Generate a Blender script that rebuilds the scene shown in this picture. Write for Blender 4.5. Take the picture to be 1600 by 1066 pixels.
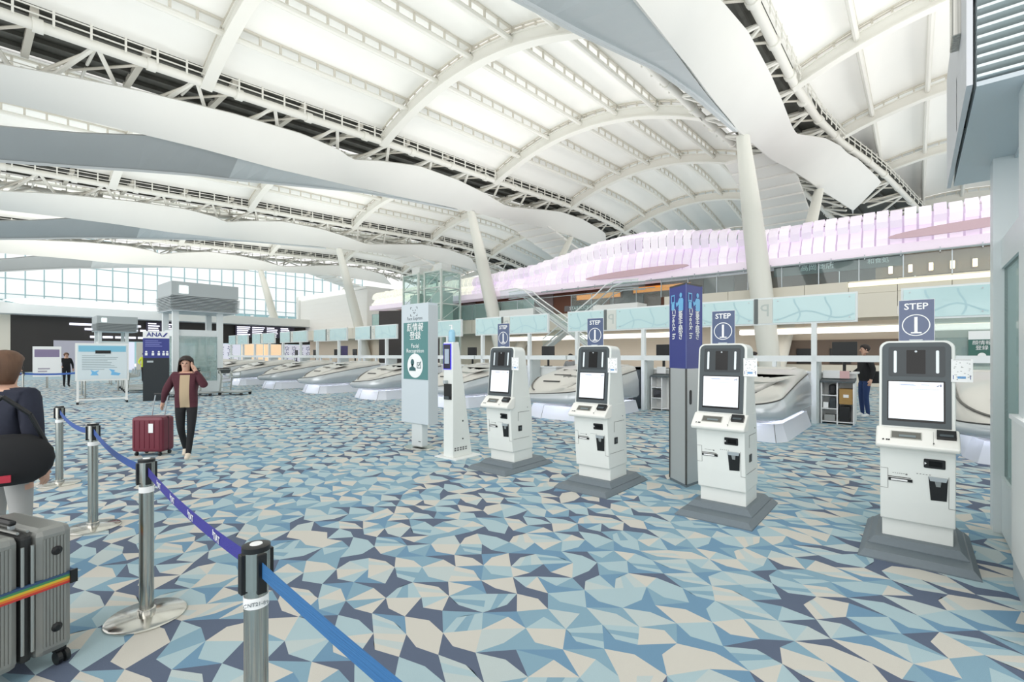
import bpy, bmesh, math, random
from mathutils import Vector, Matrix
import numpy as np
random.seed(7)
S = bpy.context.scene
COL = S.collection
for o in list(bpy.data.objects): bpy.data.objects.remove(o)
PI = math.pi
R = math.radians

# ------------------------------------------------------------------ camera, world, lights, exposure
YAW = R(40.4)
cd = bpy.data.cameras.new('camera'); cam = bpy.data.objects.new('camera', cd); COL.objects.link(cam)
cam.location = (0, 0, 1.55); cam.rotation_euler = (PI/2, 0, YAW)
cd.sensor_width = 36; cd.lens = 740/1600*36; cd.shift_y = 22/1600; cd.clip_start = .05; cd.clip_end = 400
S.camera = cam
S.view_settings.view_transform = 'Standard'; S.view_settings.look = 'None'
S.view_settings.gamma = 1; S.view_settings.use_curve_mapping = False
S.view_settings.exposure = 0.0
try:
    S.cycles.use_denoising = True; S.cycles.max_bounces = 7; S.cycles.diffuse_bounces = 4; S.cycles.glossy_bounces = 3
    S.cycles.transmission_bounces = 4; S.cycles.transparent_max_bounces = 12
    S.cycles.caustics_reflective = False; S.cycles.caustics_refractive = False; S.cycles.sample_clamp_indirect = 4
except Exception: pass
w = bpy.data.worlds.new('sky'); S.world = w; w.use_nodes = True
w.node_tree.nodes['Background'].inputs[0].default_value = (1, .998, .985, 1)
w.node_tree.nodes['Background'].inputs[1].default_value = 1.15

def area(name, loc, rot, sx, sy, power, col=(1, 1, 1)):
    l = bpy.data.lights.new(name, 'AREA'); l.shape = 'RECTANGLE'; l.size = sx; l.size_y = sy; l.energy = power; l.color = col
    o = bpy.data.objects.new(name, l); COL.objects.link(o); o.location = loc; o.rotation_euler = rot
    return o
for bx_ in (3.2, -16.8, -36.8, -56.8):       # uplights washing the roof membrane of each bay
    for by_ in (8, 24, 42):
        area('uplight', (bx_, by_, 8.9), (PI, 0, 0), 13, 14, (730 if by_ < 20 else 840) if by_ < 40 else 520, (1, .985, .95))
sun = bpy.data.lights.new('front_fill', 'SUN'); sun.energy = 1.25; sun.angle = R(70); sun.color = (1, .99, .98)
so = bpy.data.objects.new('front_fill', sun); COL.objects.link(so); so.rotation_euler = (R(64), 0, R(14))  # soft sun added from behind the camera to fill the fronts

# ------------------------------------------------------------------ materials
def srgb(c):
    return tuple((x/255/12.92 if x/255 <= .04045 else ((x/255+.055)/1.055)**2.4) for x in c)
_M = {}
def mat(name, rgb, rough=.5, metal=0, emit=0, noise=0, scale=60, bump=0, alpha=1, spec=.5, coat=0, stretch=None):
    if name in _M: return _M[name]
    m = bpy.data.materials.new(name); m.use_nodes = True; nt = m.node_tree; b = nt.nodes['Principled BSDF']
    c = srgb(rgb); b.inputs['Base Color'].default_value = (*c, 1)
    b.inputs['Roughness'].default_value = rough; b.inputs['Metallic'].default_value = metal
    b.inputs['Specular IOR Level'].default_value = spec
    if coat: b.inputs['Coat Weight'].default_value = coat
    if emit:
        b.inputs['Emission Color'].default_value = (*c, 1); b.inputs['Emission Strength'].default_value = emit
    if alpha < 1: b.inputs['Alpha'].default_value = alpha
    if noise or bump:
        tc = nt.nodes.new('ShaderNodeTexCoord'); n = nt.nodes.new('ShaderNodeTexNoise'); n.inputs['Scale'].default_value = scale
        n.inputs['Detail'].default_value = 3
        mp = nt.nodes.new('ShaderNodeMapping'); nt.links.new(tc.outputs['Object'], mp.inputs[0]); nt.links.new(mp.outputs[0], n.inputs['Vector'])
        if stretch: mp.inputs['Scale'].default_value = stretch
        if noise:
            r = nt.nodes.new('ShaderNodeMapRange'); r.inputs[3].default_value = 1-noise; r.inputs[4].default_value = 1+noise
            r.inputs[1].default_value = .25; r.inputs[2].default_value = .75
            nt.links.new(n.outputs['Fac'], r.inputs[0])
            v = nt.nodes.new('ShaderNodeVectorMath'); v.operation = 'SCALE'; v.inputs[0].default_value = c
            nt.links.new(r.outputs[0], v.inputs['Scale']); nt.links.new(v.outputs[0], b.inputs['Base Color'])
        if bump:
            bp = nt.nodes.new('ShaderNodeBump'); bp.inputs['Strength'].default_value = bump; bp.inputs['Distance'].default_value = .01
            nt.links.new(n.outputs['Fac'], bp.inputs['Height']); nt.links.new(bp.outputs[0], b.inputs['Normal'])
    _M[name] = m
    return m
def glass(name, rgb, fac=.25, rough=.03, glossy=.12):
    if name in _M: return _M[name]
    m = bpy.data.materials.new(name); m.use_nodes = True; nt = m.node_tree; nt.nodes.clear()
    out = nt.nodes.new('ShaderNodeOutputMaterial'); t = nt.nodes.new('ShaderNodeBsdfTransparent'); d = nt.nodes.new('ShaderNodeBsdfDiffuse')
    g = nt.nodes.new('ShaderNodeBsdfGlossy'); g.inputs['Roughness'].default_value = rough
    m1 = nt.nodes.new('ShaderNodeMixShader'); m2 = nt.nodes.new('ShaderNodeMixShader')
    d.inputs[0].default_value = (*srgb(rgb), 1); c = srgb(rgb); t.inputs[0].default_value = (.5+.5*c[0], .5+.5*c[1], .5+.5*c[2], 1)
    m1.inputs[0].default_value = fac; m2.inputs[0].default_value = glossy
    nt.links.new(t.outputs[0], m1.inputs[1]); nt.links.new(d.outputs[0], m1.inputs[2])
    nt.links.new(m1.outputs[0], m2.inputs[1]); nt.links.new(g.outputs[0], m2.inputs[2]); nt.links.new(m2.outputs[0], out.inputs[0])
    _M[name] = m; return m

WHITE = mat('white_paint', (238, 240, 238), .45)
KW = mat('kiosk_white', (232, 236, 232), .32, coat=.2, noise=.01, scale=8)
KW2 = mat('kiosk_console', (240, 240, 234), .3, coat=.2)
DARK = mat('graphite', (72, 82, 86), .4)
DARK2 = mat('graphite_deep', (52, 60, 64), .35)
BLACK = mat('black_plastic', (22, 24, 26), .35)
BGLASS = mat('black_glass', (6, 7, 9), .12, spec=.35)
SLATE = mat('kiosk_base_grey', (110, 121, 128), .5, noise=.03, scale=40)
STEEL = mat('streaked_steel', (178, 178, 172), .2, 1, noise=.35, scale=45, stretch=(1, 1, .02))  # upright streaks in the colour imitate reflections on the poles
STEELP = mat('polished_steel', (215, 214, 208), .16, 1)
ALU = mat('satin_aluminium', (188, 196, 200), .4, .6)
SEAM = mat('seam_line', (110, 112, 112), .6)
SEAMD = mat('dark_seam', (70, 70, 68), .5)
SCREEN = mat('lit_screen', (214, 220, 226), .3, emit=.62)
SCRBLUE = mat('screen_blue_print', (150, 180, 205), .4, emit=.5)
LILAC = mat('lilac_light', (236, 227, 240), .5, emit=.32)
LEDSTRIP = mat('under_light', (238, 240, 255), .5, emit=22)
TUBEL = mat('light_tube', (255, 244, 236), .5, emit=1.6)
TEALG = mat('teal_glass_sign', (196, 226, 228), .18, coat=.4)
TEALD = mat('teal_print', (176, 210, 216), .3)
NAVY = mat('navy_print', (58, 66, 140), .4)
STEPB = mat('step_blue', (70, 88, 124), .18, coat=.6)
SIGNW = mat('sign_white', (246, 248, 248), .4)
SIGNG = mat('sign_green', (88, 138, 138), .45)
SIGNP = mat('sign_panel', (205, 216, 222), .4)
SKYB = mat('pictogram_blue', (120, 190, 235), .4)
MEMB = mat('roof_membrane', (246, 246, 242), .6, noise=.01, scale=.6)
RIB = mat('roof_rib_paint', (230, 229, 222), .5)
RIBD = mat('rib_darker_paint', (218, 214, 203), .6)  # slightly darker cream for ladder posts, top bars and braces
DECK = mat('dark_roof_deck', (84, 85, 80), .7, noise=.25, scale=1.5)
RIBBON = mat('ribbon_panel', (232, 232, 228), .55, noise=.012, scale=.5)
RIBBON_SHADE = mat('ribbon_panel_shaded', (178, 183, 185), .5, noise=.02, scale=.5)  # ribbon panel with its shade put into the grey
COLM = mat('column_paint', (232, 232, 224), .45)
CREAM = mat('cream_wall', (226, 220, 206), .6)
BROWN = mat('brown_shop', (158, 108, 90), .6)
BROWNW = mat('brown_recess', (120, 104, 92), .6)
ORANGE = mat('orange_light', (240, 150, 60), .5, emit=.9)
LAMPW = mat('wall_lamp_glow', (255, 236, 196), .5, emit=3)
ROSE = mat('rose_disc', (222, 190, 200), .6)
PODS = mat('pod_shell', (214, 212, 206), .3, .25, coat=.2)
PODL = mat('pod_lower_shell', (200, 206, 210), .24, .35, coat=.2)  # bluer than the hood: carpet reflection put into the colour
PLINTH = mat('pod_plinth', (228, 233, 242), .35)
BELTN = mat('belt_navy', (58, 54, 150), .55, bump=.3, scale=200)
BELTB = mat('belt_blue', (52, 112, 168), .6, bump=.4, scale=240, stretch=(.02, 1, 1))
RED = mat('red_print', (190, 50, 70), .5)
BOARDBK = mat('departure_board', (52, 48, 46), .5)
LED = mat('board_light', (240, 240, 255), .5, emit=1.3)
PURPW = mat('patterned_light_wall', (225, 225, 240), .5, emit=.45)
WARM = mat('warm_shop_light', (250, 214, 176), .5, emit=.6)
BOOTH = mat('booth_frame', (226, 233, 234), .35)
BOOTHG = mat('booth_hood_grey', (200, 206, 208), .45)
BOOTHU = mat('booth_underside', (205, 214, 219), .4)
LOUV = mat('louver_white', (232, 240, 240), .4)
GLASS = glass('clear_glass', (214, 236, 234), .06, glossy=.05)
GLASST = glass('teal_rail_glass', (200, 232, 228), .28, glossy=.08)
GLASSB = glass('booth_glass', (206, 226, 224), .3, glossy=.1)
GLASSW = glass('window_glass', (250, 254, 255), .04, glossy=.03)

# ------------------------------------------------------------------ mesh builder
class MB:
    def __init__(s): s.v = []; s.f = []; s.m = []
    def add(s, vs, fs, mi=0):
        b = len(s.v); s.v += [tuple(v) for v in vs]; s.f += [tuple(i+b for i in f) for f in fs]; s.m += [mi]*len(fs); return s
    def box(s, x0, x1, y0, y1, z0, z1, mi=0):
        vs = [(x, y, z) for x in (x0, x1) for y in (y0, y1) for z in (z0, z1)]
        return s.add(vs, [(0, 1, 3, 2), (4, 6, 7, 5), (0, 4, 5, 1), (2, 3, 7, 6), (0, 2, 6, 4), (1, 5, 7, 3)], mi)
    def frustum(s, a, b, z0, z1, mi=0):   # a, b = (x0,x1,y0,y1)
        vs = [(a[0], a[2], z0), (a[1], a[2], z0), (a[1], a[3], z0), (a[0], a[3], z0), (b[0], b[2], z1), (b[1], b[2], z1), (b[1], b[3], z1), (b[0], b[3], z1)]
        return s.add(vs, [(3, 2, 1, 0), (4, 5, 6, 7), (0, 1, 5, 4), (1, 2, 6, 5), (2, 3, 7, 6), (3, 0, 4, 7)], mi)
    def tube(s, p, q, r, n=8, mi=0, r2=None, cap=True):
        p = Vector(p); q = Vector(q); d = (q-p)
        if d.length < 1e-6: return s
        d.normalize(); a = d.orthogonal().normalized(); b = d.cross(a); r2 = r if r2 is None else r2; vs = []
        for k in range(n):
            t = 2*PI*k/n; u = a*math.cos(t)+b*math.sin(t); vs.append(p+u*r); vs.append(q+u*r2)
        fs = [(2*k, 2*((k+1) % n), 2*((k+1) % n)+1, 2*k+1) for k in range(n)]
        if cap: fs += [tuple(2*k for k in reversed(range(n))), tuple(2*k+1 for k in range(n))]
        return s.add(vs, fs, mi)
    def path(s, pts, r, n=8, mi=0):
        for a, b in zip(pts, pts[1:]): s.tube(a, b, r, n, mi)
        return s
    def lathe(s, prof, n=24, c=(0, 0), mi=0, sx=1, sy=1):
        vs = []
        for r, z in prof:
            for k in range(n): t = 2*PI*k/n; vs.append((c[0]+r*sx*math.cos(t), c[1]+r*sy*math.sin(t), z))
        fs = []
        for i in range(len(prof)-1):
            for k in range(n): k2 = (k+1) % n; fs.append((i*n+k, i*n+k2, (i+1)*n+k2, (i+1)*n+k))
        fs.append(tuple(reversed(range(n)))); L = (len(prof)-1)*n; fs.append(tuple(L+k for k in range(n)))
        return s.add(vs, fs, mi)
    def prism(s, pts, x0, x1, axis='x', mi=0):   # pts 2-D polygon, extruded along axis
        def P(a, b, t):
            return (t, a, b) if axis == 'x' else ((a, t, b) if axis == 'y' else (a, b, t))
        n = len(pts); vs = [P(a, b, x0) for a, b in pts]+[P(a, b, x1) for a, b in pts]
        fs = [(i, (i+1) % n, n+(i+1) % n, n+i) for i in range(n)]+[tuple(reversed(range(n))), tuple(range(n, 2*n))]
        return s.add(vs, fs, mi)
    def strip(s, A, B, mi=0):
        n = len(A); return s.add(list(A)+list(B), [(i, i+1, n+i+1, n+i) for i in range(n-1)], mi)
    def grid(s, rows, mi=0, closed=False):
        n = len(rows[0]); vs = [p for r in rows for p in r]; fs = []
        for i in range(len(rows)-1):
            for k in range(n if closed else n-1): k2 = (k+1) % n; fs.append((i*n+k, i*n+k2, (i+1)*n+k2, (i+1)*n+k))
        return s.add(vs, fs, mi)
    def beam(s, A, B, wv, mi=0):
        """solid strip: two edge polylines with thickness vector wv"""
        wv = Vector(wv); A2 = [Vector(p)+wv for p in A]; B2 = [Vector(p)+wv for p in B]
        n = len(A); vs = list(A)+list(B)+A2+B2; fs = []
        for i in range(n-1):
            fs += [(i, i+1, n+i+1, n+i), (2*n+i, 3*n+i, 3*n+i+1, 2*n+i+1), (i, 2*n+i, 2*n+i+1, i+1), (n+i, n+i+1, 3*n+i+1, 3*n+i)]
        fs += [(0, n, 3*n, 2*n), (n-1, 3*n-1, 4*n-1, 2*n-1)]
        return s.add(vs, fs, mi)
    def mesh(s, name, mats, smooth=False):
        me = bpy.data.meshes.new(name); me.from_pydata([tuple(v) for v in s.v], [], s.f)
        for m in (mats if isinstance(mats, (list, tuple)) else [mats]): me.materials.append(m)
        if any(s.m): me.polygons.foreach_set('material_index', s.m)
        bm = bmesh.new(); bm.from_mesh(me); bmesh.ops.recalc_face_normals(bm, faces=bm.faces); bm.to_mesh(me); bm.free()
        if smooth: me.polygons.foreach_set('use_smooth', [True]*len(me.polygons))
        me.update(); return me
    def build(s, name, mats, parent=None, smooth=False, bevel=0, loc=None, sharp=None):
        o = bpy.data.objects.new(name, s.mesh(name, mats, smooth)); COL.objects.link(o)
        if parent: o.parent = parent
        if loc: o.location = loc
        if sharp is not None:
            for e in o.data.polygons: e.use_smooth = True
            o.data.set_sharp_from_angle(angle=R(sharp))
        if bevel:
            b = o.modifiers.new('b', 'BEVEL'); b.width = bevel; b.segments = 2; b.limit_method = 'ANGLE'; b.angle_limit = R(40)
        return o
def inst(name, me, parent=None, loc=None, rot=None):
    o = bpy.data.objects.new(name, me); COL.objects.link(o)
    if parent: o.parent = parent
    if loc: o.location = loc
    if rot: o.rotation_euler = rot
    return o
def tag(o, label=None, cat=None, group=None, kind=None):
    if label: o['label'] = label
    if cat: o['category'] = cat
    if group: o['group'] = group
    if kind: o['kind'] = kind
    return o
def thing(name, label, cat, loc=(0, 0, 0), rz=0, group=None, kind=None):
    o = bpy.data.objects.new(name, None); COL.objects.link(o); o.location = loc; o.rotation_euler = (0, 0, rz); o.empty_display_size = .1
    return tag(o, label, cat, group, kind)
def struct(name, label=None):
    o = bpy.data.objects.new(name, None); COL.objects.link(o); o['kind'] = 'structure'
    if label: o['label'] = label
    return o
def copy_tree(o, parent=None):
    c = o.copy(); COL.objects.link(c); c.parent = parent
    for ch in list(o.children): copy_tree(ch, c)
    return c
_T = {}
def text(name, body, size, m, parent, loc, rot=(PI/2, 0, 0), align='CENTER', depth=.001, mirror=False, bold=0):
    key = (body, size, align, depth, m.name, bold)
    if key not in _T:
        cu = bpy.data.curves.new(name, 'FONT'); cu.body = body; cu.size = size; cu.align_x = align; cu.align_y = 'CENTER'; cu.extrude = depth
        cu.offset = bold; cu.resolution_u = 2
        to = bpy.data.objects.new('t', cu); COL.objects.link(to)
        dg = bpy.context.evaluated_depsgraph_get(); me = bpy.data.meshes.new_from_object(to.evaluated_get(dg))
        bpy.data.objects.remove(to); me.materials.clear(); me.materials.append(m); _T[key] = me
    o = inst(name, _T[key], parent, loc, rot)
    if mirror: o.scale = (-1, 1, 1)
    return o

# ------------------------------------------------------------------ floor: printed carpet of darts and hexagons
def carpet():
    def cmt(n, c): return mat(n, c, .95, noise=.07, scale=350, bump=.3)
    cm = [cmt('carpet_cream', (208, 205, 196)), cmt('carpet_pale_aqua', (172, 196, 203)), cmt('carpet_aqua', (134, 168, 186)), cmt('carpet_blue', (112, 150, 178)), cmt('carpet_slate', (92, 104, 126)), cmt('carpet_sand', (190, 202, 202))]
    a, b = .215, .205; rr = random.Random(3); th = YAW+R(4); ct, st = math.cos(th), math.sin(th); V = []; Fs = []; Mi = []
    def put(pts, m):
        k = len(V)
        for p in pts: V.append((p[0]*ct-p[1]*st, p[0]*st+p[1]*ct, 0))
        Fs.append(tuple(range(k, k+len(pts)))); Mi.append(m)
    def hsh(i, j, q): h = math.sin(i*127.1+j*311.7+q*74.7)*43758.5453; return h-math.floor(h)
    def LV(i, j): return (i*a+(hsh(i, j, 1)-.5)*.24*a+.18*a*(j % 2), j*b+(hsh(i, j, 2)-.5)*.24*b)
    def field(x, y): return math.sin(x*1.3+1)*math.sin(y*1.1+2)+.6*math.sin(x*.47+y*.7+.5)+.4*math.sin(x*2.3-y*1.7)
    for j in range(1, int(32/b)):
        y = j*b; half = (y+.6)*1.13+.7
        for i in range(int(-half/a)-1, int(half/a)+1):
            c = [LV(i, j), LV(i+1, j), LV(i+1, j+1), LV(i, j+1)]; r = hsh(i, j, 3)
            rowdir = (j % 2); o = (rowdir*2+(1 if r > .82 else 0)+(2 if r < .10 else 0)) % 4
            c = c[o:]+c[:o]
            u = .30+.08*hsh(i, j, 4); v = .30+.1*hsh(i, j, 5)
            def Bl(s_, t_): return tuple((1-s_)*(1-t_)*c[0][q]+s_*(1-t_)*c[1][q]+s_*t_*c[2][q]+(1-s_)*t_*c[3][q] for q in (0, 1))
            N = Bl(u, v); fv = field(i*a, y); dense = fv > -.3; q = rr.random()
            dart = 4 if (dense and q < .56) or q > .93 else (3 if rr.random() < .45 else 2)
            put([c[0], c[1], N, c[3]], dart)
            big = rr.choice([0, 0, 0, 1, 1, 5] if dense else [0, 0, 5, 1, 1]); q2 = rr.random()
            if q2 < .26:     # one large facet crossed by a paler stripe
                E1, E2, F1, F2 = Bl(1, .28), Bl(1, .62), Bl(.18, .62), Bl(.12, .80)
                st_ = {0: 5, 5: 1, 1: 2}[big]
                put([N, c[1], E1, F1], big); put([F1, E1, E2, F2], st_); put([F2, E2, c[2], c[3]], big)
            elif q2 < .56:
                put([N, c[1], c[2], c[3]], big)
            elif q2 < .80:
                put([N, c[1], c[2]], rr.choice([1, 2, 2, 5])); put([N, c[2], c[3]], big)
            else:
                put([N, c[1], c[2]], big); put([N, c[2], c[3]], rr.choice([1, 2, 3 if dense else 1]))
    me = bpy.data.meshes.new('floor'); me.from_pydata(V, [], Fs)
    for m in cm: me.materials.append(m)
    me.polygons.foreach_set('material_index', Mi); me.update()
    o = bpy.data.objects.new('floor', me); COL.objects.link(o); tag(o, 'pale blue carpet printed with cream, aqua and slate darts', kind='structure')
    fb = MB(); fb.box(-80, 12, -6, 75, -.2, -.004)
    fb.build('subfloor', mat('carpet_far', (160, 184, 196), .95, noise=.12, scale=3), o)
carpet()

# ------------------------------------------------------------------ roof
def interp(y, xs, ys): return float(np.interp(y, xs, ys))
def zp(y): return interp(y, [-8, 1, 8.8, 16.7, 27.4, 37.8, 44, 49, 56, 66], [13.3, 13.6, 13.95, 14.45, 14.95, 15.5, 15.55, 15.2, 14.3, 11.6])
def zr(x, y, cx): t = (x-cx)/7.7; return zp(y)-.25+1.75*(1-t*t)
ARCH = [-2.5, 7.4, 16.8, 26.9, 37.4, 48, 58, 66]
LINES = [13.16, -6.84, -26.84, -46.84, -66.84]
def ex(line, y):
    """the line over the desks fans out to the right beyond its columns"""
    return interp(y, [30, 38, 45, 52, 60, 66], [0, .9, 2.5, 4, 6, 7.5]) if line == -6.84 else 0.
def bay(cx, n):
    root = struct('ceiling', 'white membrane roof bay with curved ribs and ladder purlins')
    lft = cx-10; 
    for k in range(len(ARCH)-1):
        y0, y1 = ARCH[k], ARCH[k+1]
        if y1 < -2 or (n > 1 and k == 6): continue
        xs = [cx-7.75, cx-5.2, cx-2.6, cx, cx+2.6, cx+5.2, cx+7.75]
        for i in range(6):
            xa, xb = xs[i]+.03, xs[i+1]-.03; rows = []
            for a in range(7):
                ya = y0+.12+(y1-y0-.24)*a/6; row = []
                for b in range(5):
                    xx = xa+(xb-xa)*b/4; bul = .42*math.sin(PI*a/6)**.5*math.sin(PI*b/4)**.7 if 0 < a < 6 and 0 < b < 4 else 0
                    row.append((xx, ya, zr(xx, ya, cx)+1.0+bul))
                rows.append(row)
            MB().grid(rows).build('membrane_panel', MEMB, root, smooth=True)
        for i in range(1, 6):
            xx = xs[i]; m = MB(); N = 6
            ys = [y0+(y1-y0)*q/N for q in range(N+1)]
            pl = [(xx, q, zr(xx, q, cx)+.42) for q in ys]; m.path(pl, .13, 8)
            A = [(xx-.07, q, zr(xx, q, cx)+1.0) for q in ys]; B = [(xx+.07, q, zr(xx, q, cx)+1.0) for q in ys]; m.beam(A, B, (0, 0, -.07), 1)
            n_ = int((y1-y0)/.85)
            for q in range(n_):
                yy = y0+.45+(y1-y0-.6)*q/(n_-1); z = zr(xx, yy, cx); m.box(xx-.035, xx+.035, yy-.05, yy+.05, z+.45, z+.97, 1)
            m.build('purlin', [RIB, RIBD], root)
    for y in ARCH:
        if n > 1 and y > 60: continue
        m = MB(); q = [cx-7.75+15.5*t/16 for t in range(17)]
        for (w, za, zb) in ((.13, .06, .62), (.24, 0, .08), (.2, .6, .66)):
            A = [(x, y-w, zr(x, y, cx)+zb) for x in q]; B = [(x, y-w, zr(x, y, cx)+za) for x in q]; m.beam(A, B, (0, 2*w, 0))
        for sgn in (-1, 1):
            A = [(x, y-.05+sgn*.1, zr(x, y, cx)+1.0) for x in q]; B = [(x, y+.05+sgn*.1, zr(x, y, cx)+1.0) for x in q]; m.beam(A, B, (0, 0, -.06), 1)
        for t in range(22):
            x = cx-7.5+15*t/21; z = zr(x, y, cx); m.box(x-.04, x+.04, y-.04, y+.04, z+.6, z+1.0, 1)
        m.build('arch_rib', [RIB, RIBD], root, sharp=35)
    # junction collars where purlins meet ribs are left to the pipes themselves
for n, cx in enumerate((3.16, -16.84, -36.84, -56.84)): bay(cx, n)

def truss(line):
    root = struct('ceiling_truss', 'tubular roof truss between two roof bays')
    def X(off, y): return line+off+ex(line, y)*(1 if off > 0 else .7)
    ys = [-6, 0, 4, 8, 12, 16.8, 22, 27, 32, 37.4, 42, 46, 50, 55, 60, 66]
    for sgn in (-1, 1):
        m = MB(); pts = [(X(sgn*2.3, y), y, zp(y)) for y in ys]; m.path(pts, .2, 12)
        y = -5
        while y < 60:
            p = Vector((X(sgn*2.3, y), y, zp(y))); q = Vector((X(sgn*2.3, y+.3), y+.3, zp(y+.3))); m.tube(p, q, .26, 12); y += 3.4
        m.build('chord_pipe', RIB, root, sharp=40)
        # catwalk railing on the bay side
        m = MB(); rr = [[(X(sgn*2.62, y), y, zp(y)+h) for y in ys] for h in (.25, .5)]
        for r_ in rr: m.path(r_, .03, 4)
        y = -5
        while y < 56:
            m.box(X(sgn*2.62, y)-.03, X(sgn*2.62, y)+.03, y-.035, y+.035, zp(y), zp(y)+.62); y += 1.05
        m.build('catwalk_railing', RIB, root)
        m = MB(); y = -3.2; k = 0
        while y < 56:
            top = (X(sgn*2.3, y), y, zp(y))
            for dy in (-1.2, 1.2): m.tube(top, (X(sgn*.2, y+dy), y+dy, zp(y+dy)-1.0), .09, 6)
            m.tube(top, (X(sgn*.2, y), y, zp(y)+.1), .06, 6)
            y += 3.4
        m.build('strut_set', RIB, root)['kind'] = 'stuff'
    m = MB(); y = -4.9; k = 0
    while y < 56:
        m.tube((X(-2.3, y), y, zp(y)), (X(2.3, y+3.4), y+3.4, zp(y+3.4)), .06, 5)
        m.tube((X(-.2, y), y, zp(y)-.9), (X(2.2, y+1.7), y+1.7, zp(y)), .07, 5)
        m.box(X(-2, y), X(2, y), y-.12, y+.12, zp(y)+.55, zp(y)+.8, 0)
        y += 3.4
    m.build('cross_brace_set', RIBD, root)['kind'] = 'stuff'
    m = MB(); A = [(X(-2.25, y), y, zp(y)+.85) for y in ys]; B = [(X(2.25, y), y, zp(y)+.85) for y in ys]; m.beam(A, B, (0, 0, .1))
    for off in (-1.5, -.5, .5, 1.5):
        m.beam([(X(off, y)-.08, y, zp(y)+.84) for y in ys], [(X(off, y)+.08, y, zp(y)+.84) for y in ys], (0, 0, -.18))
    for sgn in (-1, 1):   # closes the roof between deck and the first membrane panel
        m.beam([(X(sgn*2.25, y), y, zp(y)+.86) for y in ys], [(line+sgn*2.25, y, zp(y)+1.0) for y in ys], (0, 0, .05))
    m.build('roof_deck', DECK, root)

Uy = [-6, 1, 3, 5, 8.7, 12.1, 14.3, 14.9, 16.9, 19.8, 23.3, 26, 28.3, 29.3, 31.4, 36.2, 40, 43.8, 45.2]
Uz = [11.2, 11.94, 12.33, 12.68, 13.13, 13.35, 13.17, 12.9, 13.42, 14.01, 14.07, 13.85, 13.5, 13.55, 13.94, 14.77, 14.92, 14.54, 14.2]
Ly = [-6, 1.1, 3.3, 7.4, 11.3, 16.4, 20.3, 23.9, 29.2, 33.5, 38.5, 42.3, 47.7]
Lz = [10.7, 11.13, 11.28, 11.44, 11.51, 11.91, 12.3, 12.68, 13.02, 13.27, 13.42, 13.35, 13.18]
Lo = [.5, .5, .6, .8, .85, .6, .3, .1, .35, .65, .75, .7, .6]
def ribbon(line):
    root = struct('ceiling_ribbon', 'white twisting ribbon panel slung under the roof truss')
    e = lambda y: ex(line, y)
    ys = [-6+50.5*t/110 for t in range(111)]
    U = [(line+1.95+e(y)+(.6 if line == -6.84 else 0)*max(0, min(1, (y-30)/3)), y, interp(y, Uy, Uz)) for y in ys]
    L = [(line+interp(y, Ly, Lo)+e(y), y+.055*max(0, y), interp(y*1.055, Ly, Lz)) for y in ys]
    A = [Vector(p) for p in U]; B = [Vector(p) for p in L]
    m = MB(); rows = []
    for t in range(7):
        f = t/6; rows.append([a.lerp(b, f)+Vector((.03, 0, -.02))*math.sin(PI*f) for a, b in zip(A, B)])
    m.grid(rows); back = [[p+Vector((-.14, 0, .1)) for p in r] for r in (rows[0], rows[3], rows[6])]; m.grid(back)
    m.grid([rows[0], back[0]]); m.grid([rows[6], back[2]]); 
    m.add([r[-1] for r in rows]+[back[2][-1], back[0][-1]], [tuple(range(9))])
    m.build('ribbon_blade', RIBBON, root, sharp=30)
    # inner blade: shading put into its greys, paler past the fold
    gy = [-6, 1.2, 3.5, 5.6, 8, 9.5, 12.3, 16.8, 20, 25]
    gx = [-1.7, -1.5, -1.45, -1.4, -1.3, -1.25, -1.05, -.35, -.1, .05]; gz = [8.0, 9.45, 9.9, 10.35, 10.8, 11.0, 11.45, 12.05, 12.3, 12.66]
    tz = [8.9, 10.4, 10.9, 11.5, 11.9, 12.0, 11.7, 11.95, 12.32, 12.74]; tx = [-.3, -.1, .1, .3, .5, .5, .8, .55, .28, .1]
    ys = [-6+31*t/40 for t in range(41)]
    G = [Vector((line+interp(y, gy, gx), y, interp(y, gy, gz))) for y in ys]; T = [Vector((line+interp(y, gy, tx), y, interp(y, gy, tz))) for y in ys]
    k = next(i for i, y in enumerate(ys) if y > 9)
    MB().beam(G[:k+1], T[:k+1], (-.15, 0, .1)).build('inner_blade', RIBBON_SHADE, root)
    MB().beam(G[k:], T[k:], (-.1, 0, .08)).build('inner_blade', mat('ribbon_inner_half_shade', (206, 212, 214), .5), root)
    MB().beam([p+Vector((-.12, 0, .0)) for p in G], [p+Vector((.12, 0, -.1)) for p in G], (0, 0, .12)).build('edge_flange', mat('ribbon_inner_half_shade', (206, 212, 214), .5), root)
    # ribbed soffit behind the column heads
    for q in range(13):
        y = 33+q*1.3; z = 14.1-q*.32
        MB().prism([(y, z), (y+1.2, z-.22), (y+1.25, z-.05), (y+.5, z+.1), (y, z+.22)], line-2.7, line+.9).build('soffit_slat', RIBBON, root)
for ln in LINES[:4]: truss(ln)
truss(-66.84)
for ln in (-6.84, -26.84, -46.84, -66.84): ribbon(ln)

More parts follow.
